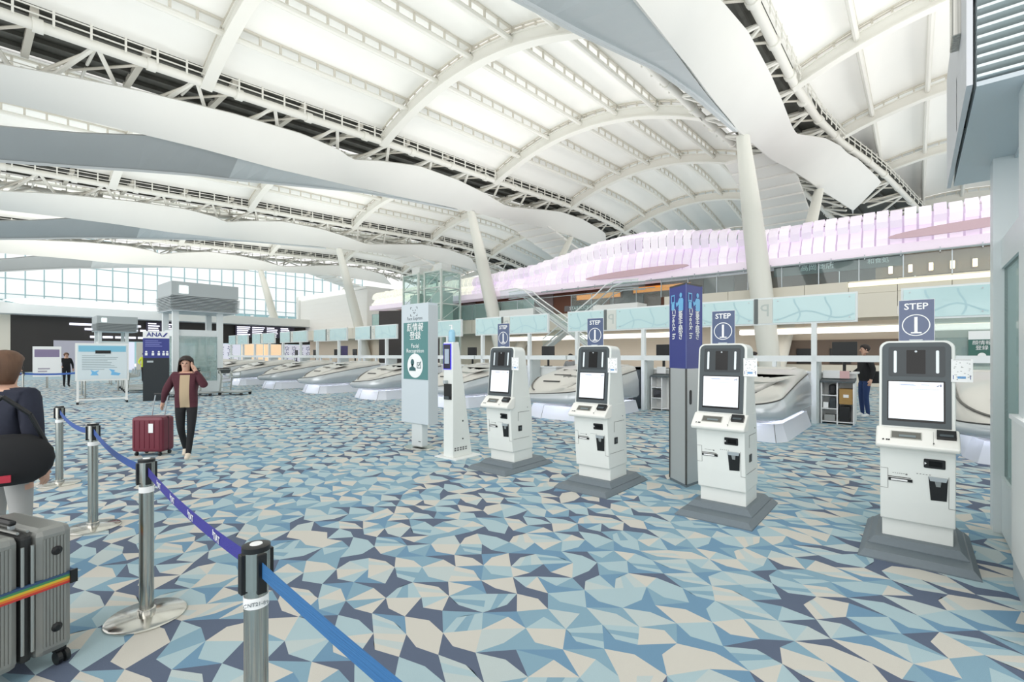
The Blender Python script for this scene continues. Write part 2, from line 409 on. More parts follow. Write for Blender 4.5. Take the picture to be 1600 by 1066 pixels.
def column(line, k):
    lab = ['white leaning column pair rising through the lilac canopy, beside the check-in totem', 'white leaning column pair left of the stepped lilac canopy, over the counters',
           'thin distant white column pair in front of the white wall box', 'furthest white column pair before the tall glass wall'][k]
    FT = [(1.3, 26.95), (3.4, 26.95), (.75, 29.8), (.75, 29.8)][k]
    t = thing('roof_column', lab, 'column', (line+FT[0], FT[1], 0), group='leaning columns under the roof ribbons')
    top = Vector((.03-FT[0], 26.5-FT[1], 12.9)); foot = Vector((0, 0, 0))
    def leg(foot, top, r0, r1, r2):
        m = MB(); P = []
        for i in range(13):
            f = i/12; p = foot.lerp(top, f); r = (r0+(r1-r0)*math.sin(PI*min(1, f*1.15))**.8) if f < .87 else r1+(r2-r1)*(f-.6)/.4
            r = r0*(1-f)+r2*f+(r1-.5*(r0+r2))*math.sin(PI*f)
            P.append([p+Vector((r*math.cos(2*PI*a/20), r*math.sin(2*PI*a/20), 0)) for a in range(20)])
        m.grid(P, closed=True); return m
    leg(foot, top, .48, .53, .32).build('column_leg', COLM, t, smooth=True)
    leg(foot, Vector(((1.67 if k == 0 else .8)-FT[0], 39.6-FT[1], 13.25)), .42, .42, .3).build('column_leg', COLM, t, smooth=True)
    MB().tube(top, top+Vector((0, 0, .35)), .2, 12).build('head_pin', RIB, t)
for k, ln in enumerate((-6.84, -26.84, -46.84, -66.84)): column(ln, k)

# ------------------------------------------------------------------ far glass wall and what lies before it
def glass_wall():
    t = struct('window_1', 'tall curved glass curtain wall at the far end')
    p0, p1, z0, z1 = -4, 48, 5.0, 15.5
    me = MB().box(-.02, .02, .04, 1.46, .04, 1.96).mesh('pane', GLASSW)
    zs = [5.0, 6.8, 8.2, 9.9, 11.9, 14.0, 15.4]
    ms = {}
    for a, b in zip(zs, zs[1:]): ms[a] = MB().box(-.02, .02, .04, 1.46, .04, b-a-.04).mesh('pane', GLASSW)
    n = int((p1-p0)/1.5)
    bar = mat('curtain_bar', (176, 208, 214), .4)
    for i in range(n):
        for a in zs[:-1]: inst('pane', ms[a], t, (-75, p0+i*1.5, a))
    mm = MB().box(-.1, .1, -.05, .05, 0, z1-z0).mesh('mullion', bar)
    for i in range(n+1): inst('mullion', mm, t, (-75, p0+i*1.5, z0))
    tm = MB().box(-.06, .06, p0, p0+1.5*n, -.05, .05).mesh('transom', bar)
    for a in zs: inst('transom', tm, t, (-75, 0, a))
glass_wall()
# pier building outside, seen through the lower panes
t = thing('terminal_pier', 'pale teal pier building seen through the far glass wall', 'building', (-110, 10, 0))
MB().box(-3, 3, -40, 80, 0, 10.2).build('facade', mat('pier_teal', (150, 190, 196), .6), t)
for i in range(30): MB().box(3, 3.15, -38+i*3.6, -37.4+i*3.6, 0, 10).build('fin', SIGNW, t)
MB().box(-3.2, 3.5, -41, 81, 10.2, 10.8).build('roof_edge', SIGNW, t)

def end_wall():
    w_ = struct('wall_far', 'dark end wall with lit openings under a white mezzanine edge')
    X = -62
    MB().box(X-.3, X, 3.2, 44, 2.95, 5.2).build('dark_band', BOARDBK, w_)
    MB().box(X-.3, X, -6, 3.2, 0, 5.2).build('side_panel', CREAM, w_)
    MB().box(X-.3, X, 3.2, 6.0, 0, 2.95).build('dark_panel', BOARDBK, w_)
    MB().box(X-.3, X, 6.0, 9.5, 0, 2.95).build('grey_panel', mat('lavender_grey', (196, 192, 204), .5), w_)
    for (a, b, mm) in ((9.5, 12.2, PURPW), (12.2, 13.4, CREAM), (13.4, 17.5, PURPW), (17.5, 19.6, CREAM), (19.6, 22.4, PURPW), (22.4, 25, WARM), (25, 27.2, WARM), (27.2, 33, PURPW), (33, 37, WARM), (37, 44, SIGNW)):
        MB().box(X-.3, X, a+.1, b-.1, .0, 2.9).build('lit_panel' if mm in (PURPW, WARM) else 'wall_panel', mm, w_)
    # flower-like grey print on the lit panels
    pr = mat('grey_print', (150, 150, 170), .6)
    for (a, b) in ((9.5, 12.2), (13.4, 17.5), (19.6, 22.4), (27.2, 33)):
        m = MB(); y = a+.6
        while y < b-.5:
            for z in (.9, 1.7, 2.4):
                for q in range(6):
                    c, s_ = math.cos(q*PI/3+z), math.sin(q*PI/3+z); m.add([(X+.02, y+c*.08, z+s_*.08), (X+.02, y+c*.2-s_*.07, z+s_*.2+c*.07), (X+.02, y+c*.36, z+s_*.36), (X+.02, y+c*.2+s_*.07, z+s_*.2-c*.07)], [(0, 1, 2, 3)])
            y += .95
        m.build('flower_print', pr, w_)
    MB().box(X-4, X+1.2, -6, 44, 5.25, 6.2).build('mezzanine_edge', WHITE, w_)
    MB().box(X-8, X-4, -6, 44, 4.9, 5.3).build('mezzanine_floor', WHITE, w_)
end_wall()
b = thing('ceiling_disc', 'glowing oval disc canopy above the dark end wall', 'lamp', (-59.5, 8.6, 6.3))
MB().lathe([(.4, .35), (4.2, .15), (4.8, 0), (4.2, -.16), (.5, -.2)], 40, sy=1.25, sx=.6).build('disc', mat('disc_glow', (250, 250, 248), .5, emit=.9), b, smooth=True)
def board(name, label, y0, y1, z0, z1, rows, cols, seed):
    t = thing(name, label, 'display', (-61.6, (y0+y1)/2, z0)); rr = random.Random(seed); hw = (y1-y0)/2; H = z1-z0
    MB().box(-.15, .05, -hw, hw, 0, H).build('screen_housing', mat('board_dark', (70, 64, 84), .4), t)
    m = MB()
    for i in range(rows):
        z = H-(i+.75)*H/(rows+.3)
        for c in range(cols):
            a = -hw+.15+c*(2*hw-.2)/cols; L = (2*hw/cols)*rr.uniform(.5, .85); m.box(.05, .08, a, a+L, z-.3*H/(rows+1), z+.25*H/(rows+1))
    m.build('flight_rows', LED, t)
board('flight_board', 'lit flight board above the dark shelter beside the black totem', 13.0, 15.6, 3.6, 5.05, 6, 2, 1)
board('flight_board', 'long lit flight board on the dark wall right of the far booth', 21.6, 28.6, 3.7, 5.1, 6, 4, 2)
for (a, b_, z, lab) in ((7.1, 12.0, 4.55, 'upper long white light line on the dark end wall'), (8.2, 12.8, 4.1, 'middle broken white light line on the dark end wall'), (8.6, 12.9, 3.35, 'lowest broken white light line on the dark end wall')):
    t = thing('wall_light', lab, 'lamp', (-61.9, a, z)); y = 0; rr = random.Random(int(z*10))
    i = 0
    while y < b_-a:
        L = 1.7 if z > 4.5 else rr.uniform(.4, 1.0); MB().box(-.05, .06, y, y+L, -.1, .1).build('light_bar', LED, t); y += L+.2

# white wall box (stair core) at the far left of the canopy
wb = struct('wall_box', 'plain white wall block with horizontal joints before the glass wall')
for i in range(9):
    z = 4.6+i*.5; MB().box(-63.4, -47.4, 30.3, 36, z, z+.495).build('wall_course', mat('bright_white', (250, 250, 248), .5), wb)
MB().box(-64, -63.4, 30, 36, 4.6, 9.4).build('end_post', WHITE, wb)
MB().box(-64, -47.4, 30.1, 36.2, 9.1, 9.4).build('parapet', WHITE, wb)

# ------------------------------------------------------------------ back wall, upper floor, canopy
def back_wall():
    w_ = struct('wall_back', 'cream back wall of the hall below the upper floor')
    Y = 27.5
    x = -60
    while x < 8:    # cream fascia panels of the upper floor edge
        MB().box(x+.01, x+1.79, Y-.12, Y+.3, 3.4, 4.42).build('fascia_panel', CREAM, w_)
        if x > -12: MB().box(x+.01, x+1.79, Y-.1, Y+.3, 4.43, 5.02).build('fascia_panel', CREAM, w_)
        x += 1.8
    MB().box(-60, 8, Y, Y+6, 4.25, 4.44).build('upper_floor', CREAM, w_)
    MB().box(-60, 8, Y-.12, Y+3, 3.3, 3.4).build('soffit', CREAM, w_)
    MB().box(-60, 8, Y+2.4, Y+2.7, 0, 3.3).build('recess_wall', mat('peach_wall', (236, 222, 204), .6), w_)
    # dark office openings in the recess with posts
    for (a, b) in ((-6.2, 6.5),):
        MB().box(a, b, Y+2.2, Y+2.38, 1.05, 2.35).build('office_opening', BROWNW, w_)
        MB().box(a, b, Y+1.6, Y+2.38, .0, 1.05).build('desk_front', CREAM, w_)
    for a in (-4.9, -3.4, -.4, 1.6, 3.6): MB().box(a, a+.9, Y+2.1, Y+2.2, 1.1, 1.9).build('dark_window', BLACK, w_)
    for a in (-4.5, -3.0, -2.6): MB().box(a, a+.18, Y+2.05, Y+2.12, 1.2, 1.5).build('office_light', LED, w_)
back_wall()
for (a, b, z, lab) in ((-7.2, 6, 2.75, 'long warm light tube along the recess right of the check-in totem'), (-24, -9.5, 2.75, 'long warm light tube along the recess behind the middle kiosks')):
    t = thing('cove_light', lab, 'lamp', (0, 27.3, z)); MB().box(a, b, 0, .5, -.13, .13).build('light_tube', TUBEL, t, bevel=.05)
    MB().box(a, b, -.1, .6, .14, .2).build('tube_housing', CREAM, t)
t = thing('cove_light', 'pale light strip under the upper glass rail at far right', 'lamp', (0, 27.3, 4.8)); MB().box(-2.4, 6, -.02, .1, -.06, .14).build('light_tube', mat('cove_strip', (255, 250, 226), .5, emit=.55), t)

def upper_floor():
    g = thing('glass_railing', 'long glass railing along the upper floor edge', 'railing', (0, 27.45, 0))
    me = MB().box(0, 1.56, -.015, .015, 0, 1.2).mesh('glass_pane', GLASST); me2 = MB().box(0, 1.56, -.015, .015, 0, 1.2).mesh('glass_pane', GLASS); x = -42
    pm = MB().box(-.02, .02, -.03, .03, 0, 1.22).mesh('rail_post', ALU)
    while x < 6:
        z = 5.03 if x > -12 else 4.45
        if not (-21.5 < x < -19.5): inst('glass_pane', me if x < -21 else me2, g, (x+.02, 0, z)); inst('rail_post', pm, g, (x, 0, z))
        x += 1.6
    MB().tube((-12, 0, 6.32), (6, 0, 6.32), .03).build('hand_rail', ALU, g); MB().tube((-42, 0, 5.67), (-12, 0, 5.67), .03).build('hand_rail', ALU, g)
    w_ = struct('wall_shop', 'brown shop fronts on the upper floor behind the glass railing')
    x = -40; cols = [BROWN, mat('shop_grey', (172, 160, 162), .6), mat('shop_brown', (140, 98, 80), .6)]; i = 0; rr = random.Random(4)
    while x < 6:
        L = rr.uniform(1.6, 3.4); MB().box(x, x+L-.05, 30.5, 30.8, 4.4, 6.35).build('shop_panel', cols[i % 3], w_); x += L; i += 1
    MB().box(-42, 6, 28, 32, 6.35, 6.5).build('shop_ceiling', BROWN, w_)
    for (a, b, z) in ((-19.4, -15.8, 5.85), (-14.8, -10.9, 6.0)):
        t = thing('shop_light_panel', 'orange light panel in the shop front %s' % ('left of the blue totem' if a > -16 else 'above the middle kiosks'), 'lamp', (a, 30.3, z), group='orange shop lights on the upper floor')
        MB().box(0, b-a, 0, .15, -.18, .18).build('glow_panel', ORANGE, t); MB().box(-.1, b-a+.1, .02, .2, -.26, .26).build('light_frame', BROWN, t)
    tt = thing('shop_sign', 'white shop lettering on the grey upper shop front', 'sign', (-17.3, 27.4, 4.75)); MB().box(-1.3, 1.3, .08, .1, -.18, .2).build('sign_back', mat('shop_sign_grey', (110, 106, 108), .5), tt); text('lettering', 'STARBUCKS', .32, SIGNW, tt, (0, .06, 0))
    tt = thing('shop_sign', 'white shop lettering right of the leaning column', 'sign', (-4.0, 27.55, 5.9)); MB().box(-1.6, 3.6, .08, .1, -.3, .3).build('sign_back', mat('shop_sign_grey', (130, 130, 134), .5), tt); text('lettering', '高岡商店', .36, SIGNW, tt, (.3, .06, 0)); text('lettering', '和食処', .27, SIGNW, tt, (2.7, .06, 0))
    # visitors' figures are too small; wall lamps behind the glass
    for i in range(6):
        x = -.85+i*.69; t = thing('wall_lamp', ['first', 'second', 'third', 'fourth', 'fifth', 'sixth'][i]+' small warm wall lamp from the left behind the upper railing', 'lamp', (x, 27.6, 5.42), group='warm wall lamps behind the upper railing')
        MB().box(-.07, .07, -.05, .05, -.16, .16).build('lamp_shade', LAMPW, t); MB().box(-.09, .09, .05, .09, -.2, .2).build('back_plate', BROWN, t)
    MB().box(-1.4, 4, 27.75, 27.8, 5.1, 6.3).build('lamp_wall', mat('shop_brown2', (176, 136, 116), .6), w_)
upper_floor()

def canopy():
    c = thing('light_canopy', 'long glowing lilac canopy of hanging slats above the upper shops', 'canopy', (0, .3, 0))
    def topz(x): return interp(x, [-43, -28, -22, -17.7, -14.7, -12, -9.8, -6.5, 4], [7.95, 8.1, 8.3, 9.0, 9.35, 9.2, 8.85, 8.3, 8.25])
    rr = random.Random(9); x = -42.4; i = 0; w_ = .5
    lm = [LILAC, mat('lilac_light_b', (230, 219, 236), .5, emit=.30), mat('lilac_light_c', (241, 234, 243), .5, emit=.34), mat('ivory_light', (244, 243, 232), .5, emit=.36)]
    while x < 5.6:
        zt = topz(x); jj = rr.uniform(-.05, .05); step = (.12 if x > -24 else .0)
        mt = rr.choice(lm[:3]) if x > -28 else lm[3]
        zm = zt-(zt-6.4)*.42
        # upper slat: curls from a back edge over and down
        P = [(28.6, zt), (27.9, zt+.02+jj), (27.5, zt-.22), (27.35, zt-.6), (27.45, zm-.1+jj), (27.52, zm-.1+jj), (27.45, zt-.6), (27.6, zt-.3), (28.0, zt-.1), (28.6, zt-.12)]
        MB().prism(P, x+.03, x+w_-.05).build('upper_slat', mt, c)
        zb = zm-.15+jj; P = [(28.0, zb+.35), (27.7, zb+.1), (27.5, zb-.25), (27.3, zb-.5*(zb-6.4)), (27.35, 6.55), (27.42, 6.55), (27.42, zb-.5*(zb-6.4)), (27.6, zb-.3), (27.8, zb), (28.0, zb+.2)]
        MB().prism(P, x+.03, x+w_-.05).build('lower_slat', rr.choice(lm[:3]) if x > -28 else lm[3], c)
        x += w_; i += 1
    MB().box(-42.4, 5.6, 28.05, 28.3, 6.3, 8.0).build('light_back_panel', mat('lilac_back', (214, 206, 216), .5, emit=.18), c)
    MB().beam([(-42.4, 27.1, 6.12), (5.6, 27.1, 6.12)], [(-42.4, 27.1, 6.55), (5.6, 27.1, 6.55)], (0, 1.4, 0)).build('lower_fascia', mat('lilac_fascia', (236, 224, 237), .5, emit=.30), c)
    MB().tube((-20.5, 27.0, 6.08), (5.6, 27.0, 6.08), .05).build('edge_rail', ALU, c)
    for i in range(20): MB().box(-20+i*1.3, -19.96+i*1.3, 26.98, 27.05, 5.98, 6.2).build('rail_clip', ALU, c)
    for (x, L, lab) in ((-13.2, 4.6, 'flat rose-coloured oval panel under the lilac canopy, left of the totem'), (1.6, 3.4, 'flat rose-coloured oval panel under the lilac canopy at far right')):
        t = thing('oval_panel', lab, 'panel', (x, 27.03, 6.62 if x < 0 else 6.9)); n = 28
        MB().prism([(L/1.35*math.cos(2*PI*a/n), .2*math.sin(2*PI*a/n)+(.03*L*math.cos(2*PI*a/n) if x > 0 else .05*math.cos(2*PI*a/n))) for a in range(n)], -.05, .05, 'y').build('disc', ROSE, t)
canopy()

def escalator(x, lab, flip):
    t = thing('escalator', lab, 'escalator', (x, 25.2 if flip else 23.9, 0)); s = -1 if flip else 1
    for y in (0, .9):
        pts = [(s*(-1.6), y, 5.9), (s*(-.2), y, 5.95), (s*.5, y, 5.75), (s*1.2, y, 5.2), (s*5.2, y, 2.6)]
        MB().path(pts, .04, 8).build('handrail', SIGNW, t); MB().path([(a, b, c-.5) for a, b, c in pts], .03, 6).build('skirt_rail', ALU, t)
        MB().add([pts[i] for i in range(5)]+[(pts[i][0], y+.02, pts[i][2]-.45) for i in range(5)], [(i, i+1, 6+i, 5+i) for i in range(4)]).build('side_glass', GLASS, t)
    MB().beam([(s*1.2, .1, 4.65), (s*5.2, .1, 2.05)], [(s*1.2, .8, 4.65), (s*5.2, .8, 2.05)], (0, 0, -.12)).build('step_band', WHITE, t)
    MB().box(min(s*-1.6, s*1.3), max(s*-1.6, s*1.3), -.1, 1.1, 4.1, 4.55).build('landing', WHITE, t)
escalator(-19.8, 'white escalator head at the upper floor behind the middle kiosks', False)
escalator(-13.6, 'white escalator rising to the upper floor left of the blue totem', True)

def lift_tower(x, y, lab):
    t = thing('lift_tower', lab, 'elevator', (x, y, 0)); m = MB()
    for a in (0, 2.0):
        for b in (0, 2.0): MB().box(a-.07, a+.07, b-.07, b+.07, 0, 8.3).build('corner_post', mat('lift_steel', (222, 230, 224), .4), t)
    for z in (4.3, 5.6, 6.9, 8.2):
        for (p, q) in (((0, 0), (2, 0)), ((2, 0), (2, 2)), ((2, 2), (0, 2)), ((0, 2), (0, 0))): m.tube((*p, z), (*q, z), .06, 6)
    for z in (4.3, 5.6, 6.9): m.tube((0, 0, z), (2, 0, z+1.3), .03, 5); m.tube((2, 0, z), (2, 2, z+1.3), .03, 5)
    m.build('frame_rail', mat('lift_steel', (222, 230, 224), .4), t)
    MB().box(.05, 1.95, -.01, .01, 0, 8.2).build('glass_side', GLASS, t); MB().box(1.99, 2.01, .05, 1.95, 0, 8.2).build('glass_side', GLASS, t)
    MB().box(.4, 1.6, .4, 1.6, 4.4, 6.6).build('lift_car', mat('lift_car_glass', (232, 240, 232), .4), t)
    MB().box(.5, 1.5, .5, 1.5, 8.25, 8.9).build('machine_box', WHITE, t)
lift_tower(-33.0, 24.6, 'glass lift tower left of its twin, behind the teal panels')
lift_tower(-30.2, 24.6, 'glass lift tower beside the second leaning column')

# ------------------------------------------------------------------ bag-drop pods, counters, overhead teal panels
def pod_mesh():
    """footprint x in [-2.0,0], y 9.25..12 relative (0 at xr); returns rings"""
    def foot(inset, fr=0):
        pts = []; x0, x1, y0, y1 = -2.05+inset, -inset, 0+inset+fr, 3.0
        def arc(cx, cy, r, a0, a1, n):
            return [(cx+r*math.cos(a0+(a1-a0)*k/n), cy+r*math.sin(a0+(a1-a0)*k/n)) for k in range(n+1)]
        rl, rr = .75, .45
        pts += [(x0, y1), (x0, (y1+y0+rl)/2+.2)] + arc(x0+rl, y0+rl, rl, PI, 1.5*PI, 9) + [(x0+1.05, y0-.03)] + arc(x1-rr, y0+rr, rr, 1.5*PI, 2*PI, 8) + [(x1, (y1+y0)/2+.3), (x1, y1)]
        return pts
    return foot
def pod(xr, lab, grp, first):
    t = thing('bag_drop_pod', lab, 'counter', (xr, 9.2, 0), group=grp); foot = pod_mesh()
    def seam(x, y):
        f = max(0, min(1, (x+2.05)/2.05)); l = .56+.03*y; r = .66+.45*(max(0, y)/2.8)**.75; f = f*f*(3-2*f); return l*(1-f)+r*f
    def zc(y): return interp(y, [.1, .3, .6, 1.0, 1.4, 1.8, 2.4, 3.0], [.56, .66, .80, .99, 1.13, 1.20, 1.25, 1.26])
    r0 = foot(.24); r1 = foot(.13); r2 = foot(.04); r3 = foot(-.03); r5 = foot(.05); F0 = foot(0.05)
    sm = [seam(x, y) for x, y in F0]
    low = [[(x, y, .44) for x, y in r0], [(x, y, .39) for x, y in r1], [(x, y, .385) for x, y in r2], [(x, y, .46) for x, y in r3], [(x, y, .46+.6*(z-.46)) for (x, y), z in zip(foot(-.02), sm)], [(x, y, z) for (x, y), z in zip(r5, sm)]]
    MB().grid(low).build('lower_shell', PODL, t, smooth=True)
    rings = []
    for inset, g in ((.055, 0), (.065, .3), (.09, .65), (.14, .88), (.22, .98), (.32, 1), (.5, 1.02), (.72, 1.03), (1.0, 1.03)):
        rg = []
        for (xb, yb), z in zip(foot(inset, inset*.5), sm):
            yy = min(yb, 3.0); top = max(zc(yy), z+.03); rg.append((xb, yy, z+(top-z)*g))
        rings.append(rg)
    MB().grid(rings).build('hood', PODS, t, smooth=True)
    m = MB(); m.path([Vector((x, y, z)) for (x, y), z in zip(foot(.042), sm)], .012, 6); m.build('seam_trim', SEAMD, t)
    m = MB(); pts = [Vector(p)+Vector((-.0, 0, .012)) for p in rings[3][:9]]; m.path(pts, .02, 6); m.build('edge_trim', mat('pod_trim', (120, 118, 114), .4, .5), t)
    for (x, y, L) in ((-1.55, .75, .5), (-1.45, 1.1, .5)):
        z = zc(y)+.01; MB().box(x, x+L, y-.03, y+.02, z-.03, z+.012).build('slot_handle', SEAMD, t)
    MB().box(-1.75, -.25, 2.5, 3.0, 1.15, 1.285).build('rear_lid', PODS, t, bevel=.03)
    P = [(-1.85, .75), (-1.72, .28), (-1.2, .15), (-.1, .15), (0.03, .45), (0.03, 3.0), (-1.85, 3.0)]; n = len(P)
    T_ = [(-1.74, .8), (-1.64, .4), (-1.2, .28), (-.16, .28), (-.07, .5), (-.07, 3.0), (-1.74, 3.0)]
    MB().add([(x, y, 0) for x, y in P]+[(x, y, .31) for x, y in T_], [tuple(range(n, 2*n))]+[(i, (i+1) % n, n+(i+1) % n, n+i) for i in range(n)]).build('plinth', PLINTH, t)
    m = MB(); Q = [Vector((x, y, .415)) for x, y in foot(.155)]; m.path(Q, .016, 6); m.build('light_strip', LEDSTRIP, t)
    for (a_, b_) in (((-1.2, .148, 0), (-1.2, .278, .31)), ((-.1, .148, 0), (-.16, .278, .31))): MB().tube(a_, b_, .006, 5).build('plinth_joint', SEAM, t)
    return t
names = ['nearest complete bag drop pod right of the third kiosk', 'silver bag drop pod between the first two kiosks', 'silver bag drop pod behind the slim temperature stand',
         'silver bag drop pod directly left of the facial recognition sign', 'second silver bag drop pod left of the facial recognition sign', 'third silver bag drop pod left of the facial recognition sign',
         'fourth silver bag drop pod left of the facial recognition sign', 'small distant bag drop pod behind the luggage trolleys', 'farthest bag drop pod, mostly behind the trolleys']
GP = 'silver bag drop pods in front of the counters'
base = pod(-1.76, names[0], GP, True)
for k in range(1, 9):
    c = copy_tree(base); c.location = (-1.76-4.06*k, 9.2, 0); c['label'] = names[k]
c = copy_tree(base); c.location = (2.4, 9.2, 0); c['label'] = 'silver bag drop pod partly hidden behind the fourth kiosk'

def sign_unit():
    t = thing('overhead_panel', '', 'sign', (0, 12.6, 0)); 
    MB().box(-3.34, 0, -.04, .04, 2.27, 2.92).build('panel_frame', BOOTH, t)
    for (a, b) in ((-3.3, -2.05), (-1.62, -.04)):
        MB().box(a, b, -.055, -.04, 2.31, 2.88).build('teal_pane', TEALG, t)
    MB().box(-2.03, -1.95, -.06, -.03, 2.3, 2.9).build('dark_bar', mat('bar_grey', (100, 108, 108), .5), t)
    MB().box(-1.94, -1.64, -.055, -.04, 2.31, 2.88).build('letter_tile', mat('letter_tile', (214, 218, 212), .4), t)
    text('letter', 'P', .42, mat('pale_letter', (186, 196, 192), .4), t, (-1.79, -.057, 2.6), mirror=True)
    for (a, b) in ((-3.3, -2.05), (-1.62, -.04)):
        m = MB(); n = 14; W = b-a
        A = [(a+.02+(W-.04)*i/n, -.0565, 2.45+.09*math.sin(i*.55+a)) for i in range(n+1)]
        m.strip(A, [(p[0], p[1], p[2]+.035) for p in A])
        for fx in (.3, .68):
            B = [(a+W*fx+.06*math.sin(i*.6), -.0562, 2.33+.52*i/8) for i in range(9)]; m.strip(B, [(p[0]+.035, p[1], p[2]) for p in B])
        m.build('curve_print', TEALD, t)
        for (x, z) in ((a+.1, 2.38), (b-.1, 2.38), (a+.1, 2.82), (b-.1, 2.82)): MB().tube((x, -.056, z), (x, -.07, z), .014, 8).build('screw_cap', ALU, t)
    for px in (-.8, -3.0): MB().box(px-.05, px+.05, -.06, .06, 0, 2.27).build('post', BOOTH, t)
    return t
su = sign_unit(); GS = 'teal glass panels over the counters'
sn = ['teal overhead panel between the third and fourth kiosks', 'teal overhead panel behind the second kiosk', 'teal overhead panel above the first kiosk', 'teal overhead panel just right of the facial recognition sign',
      'teal overhead panel just left of the facial recognition sign', 'second teal overhead panel left of the facial recognition sign', 'third teal overhead panel left of the facial recognition sign',
      'fourth teal overhead panel left of the facial recognition sign', 'fifth teal overhead panel left of the facial recognition sign']
for k in range(9):
    c = su if k == 0 else copy_tree(su); c.location = (-.94-4.1*k, 12.6, 0); c['label'] = sn[k]; c['group'] = GS
c = copy_tree(su); c.location = (3.12, 12.6, 0); c['label'] = 'teal overhead panel above the fourth kiosk, beside the booth'; c['group'] = GS

def desk_unit():
    t = thing('check_in_desk', '', 'counter', (0, 12.7, 0))
    MB().box(-3.2, -.1, .45, 1.0, 0, 1.12).build('desk_body', WHITE, t, bevel=.01)
    MB().box(-3.25, -.05, .4, 1.05, 1.12, 1.16).build('desk_top', SIGNW, t)
    MB().box(-3.34, 0.7, -.16, -.06, 1.40, 1.54).build('front_rail', BOOTH, t)
    for x in (-2.6, -1.6): MB().box(x-.04, x+.04, -.15, -.07, 0, 1.4).build('rail_support', BOOTH, t)
    MB().box(-.85, -.72, -.05, .4, 0, 1.4).build('end_panel', mat('desk_end', (196, 204, 204), .4), t)
    return t
du = desk_unit()
dn = ['between the third and fourth kiosks', 'behind the second kiosk', 'behind the first kiosk', 'right of the facial recognition sign', 'just left of the facial recognition sign', 'second left of the facial recognition sign',
      'third left of the facial recognition sign', 'fourth left of the facial recognition sign', 'fifth left of the facial recognition sign']
for k in range(9):
    c = du if k == 0 else copy_tree(du); c.location = (-.94-4.1*k, 12.7, 0); c['label'] = 'white check-in desk and rail '+dn[k]; c['group'] = 'white check-in desks behind the pods'
c = copy_tree(du); c.location = (3.12, 12.7, 0); c['label'] = 'white check-in desk behind the fourth kiosk'; c['group'] = 'white check-in desks behind the pods'

def monitor():
    t = thing('monitor', '', 'monitor', (0, 13.2, 0))
    MB().box(-.24, .24, -.02, .03, 1.53, 1.86).build('back_shell', BLACK, t, bevel=.01)
    MB().box(-.22, .22, .03, .035, 1.55, 1.84).build('screen', BGLASS, t)
    MB().box(-.03, .03, 0, .05, 1.16, 1.6).build('stand', BLACK, t); MB().box(-.12, .12, -.06, .1, 1.16, 1.18).build('foot_plate', BLACK, t)
    return t
mu = monitor()
mx = [(-1.25, 'black monitor on the desk behind the small shelf cabinet'), (-5.6, 'black monitor between the second kiosk and the blue totem'), (-9.75, 'black monitor between the first and second kiosks'), (-13.5, 'black monitor right of the slim temperature stand'),
      (-17.9, 'black monitor on the desk just left of the facial recognition sign'), (-22.1, 'black monitor on the second desk left of the facial recognition sign'), (-23.8, 'smaller-looking black monitor on the third desk from the facial sign'),
      (-26.2, 'black monitor on the distant desks, right of the pair'), (-28.6, 'black monitor on the far desks behind the trolleys')]
for i, (x, l) in enumerate(mx):
    c = mu if i == 0 else copy_tree(mu); c.location = (x, 13.4, 0); c['label'] = l; c['group'] = 'black monitors on the check-in desks'
    c.rotation_euler = (0, 0, R([10, -14, 12, 0, 20, -8, 15, 4, -10][i]))

def cabinet(x, lab, full):
    t = thing('shelf_cabinet', lab, 'cabinet', (x, 12.8, 0)); W = .6
    for a in (0, .3, W): MB().box(a-.012, a+.012, 0, .4, .0, .93).build('side_panel', SIGNW, t)
    MB().box(0, W, .39, .4, 0, .93).build('back_panel', mat('cab_back', (90, 92, 92), .6), t)
    for z in (.04, .33, .63): MB().box(0.012, .29, 0, .39, z, z+.02).build('shelf', SIGNW, t)
    MB().box(.312, W-.012, 0, .39, .04, .06).build('shelf', SIGNW, t)
    MB().prism([(-.04, .93), (.42, .98), (.42, 1.03), (-.04, .97)], -.02, W+.02).build('top', DARK, t)
    return t
cabinet(-1.63, 'small open shelf cabinet with a cardboard box, left of the fourth kiosk', 1)
cabinet(-5.7, 'small open shelf cabinet behind the second kiosk, beside the blue totem', 0)
def blk(name, label, cat, x0, x1, y0, y1, z0, z1, m, grp=None, bev=.008):
    o = MB().box(-(x1-x0)/2, (x1-x0)/2, -(y1-y0)/2, (y1-y0)/2, 0, z1-z0).build(name, m, bevel=bev, loc=((x0+x1)/2, (y0+y1)/2, z0)); return tag(o, label, cat, grp)
CARD = mat('cardboard', (172, 138, 84), .8, noise=.05, scale=10)
bx = thing('cardboard_box', 'brown cardboard box in the right bay of the shelf cabinet', 'box', (-1.17, 13.0, .45))
MB().box(-.125, .125, -.17, .13, 0, .34).build('carton', CARD, bx, bevel=.006); MB().box(-.05, .05, -.174, -.17, .15, .22).build('address_slip', SIGNW, bx)
MB().box(-.125, .125, -.172, .13, .34, .345).build('carton_lid', mat('cardboard_dark', (150, 118, 70), .8), bx)
blk('black_box', 'black carton standing under the cardboard box in the cabinet', 'box', -1.30, -1.1, 12.85, 13.1, .06, .4, BLACK)
blk('camera_bag', 'black bag on the top shelf of the cabinet left of the fourth kiosk', 'bag', -1.5, -1.36, 12.85, 13.1, .65, .88, BLACK, bev=.04)
blk('printer', 'black device on the middle shelf of the cabinet left of the fourth kiosk', 'device', -1.48, -1.36, 12.85, 13.1, .35, .58, DARK2)
blk('paper_stack', 'white paper stack on the middle shelf beside the black device', 'paper', -1.6, -1.5, 12.85, 13.1, .35, .48, SIGNW)
blk('paper_tray', 'grey tray of papers on the bottom shelf of the cabinet', 'tray', -1.58, -1.37, 12.83, 13.1, .06, .2, mat('tray_grey', (168, 170, 168), .5))
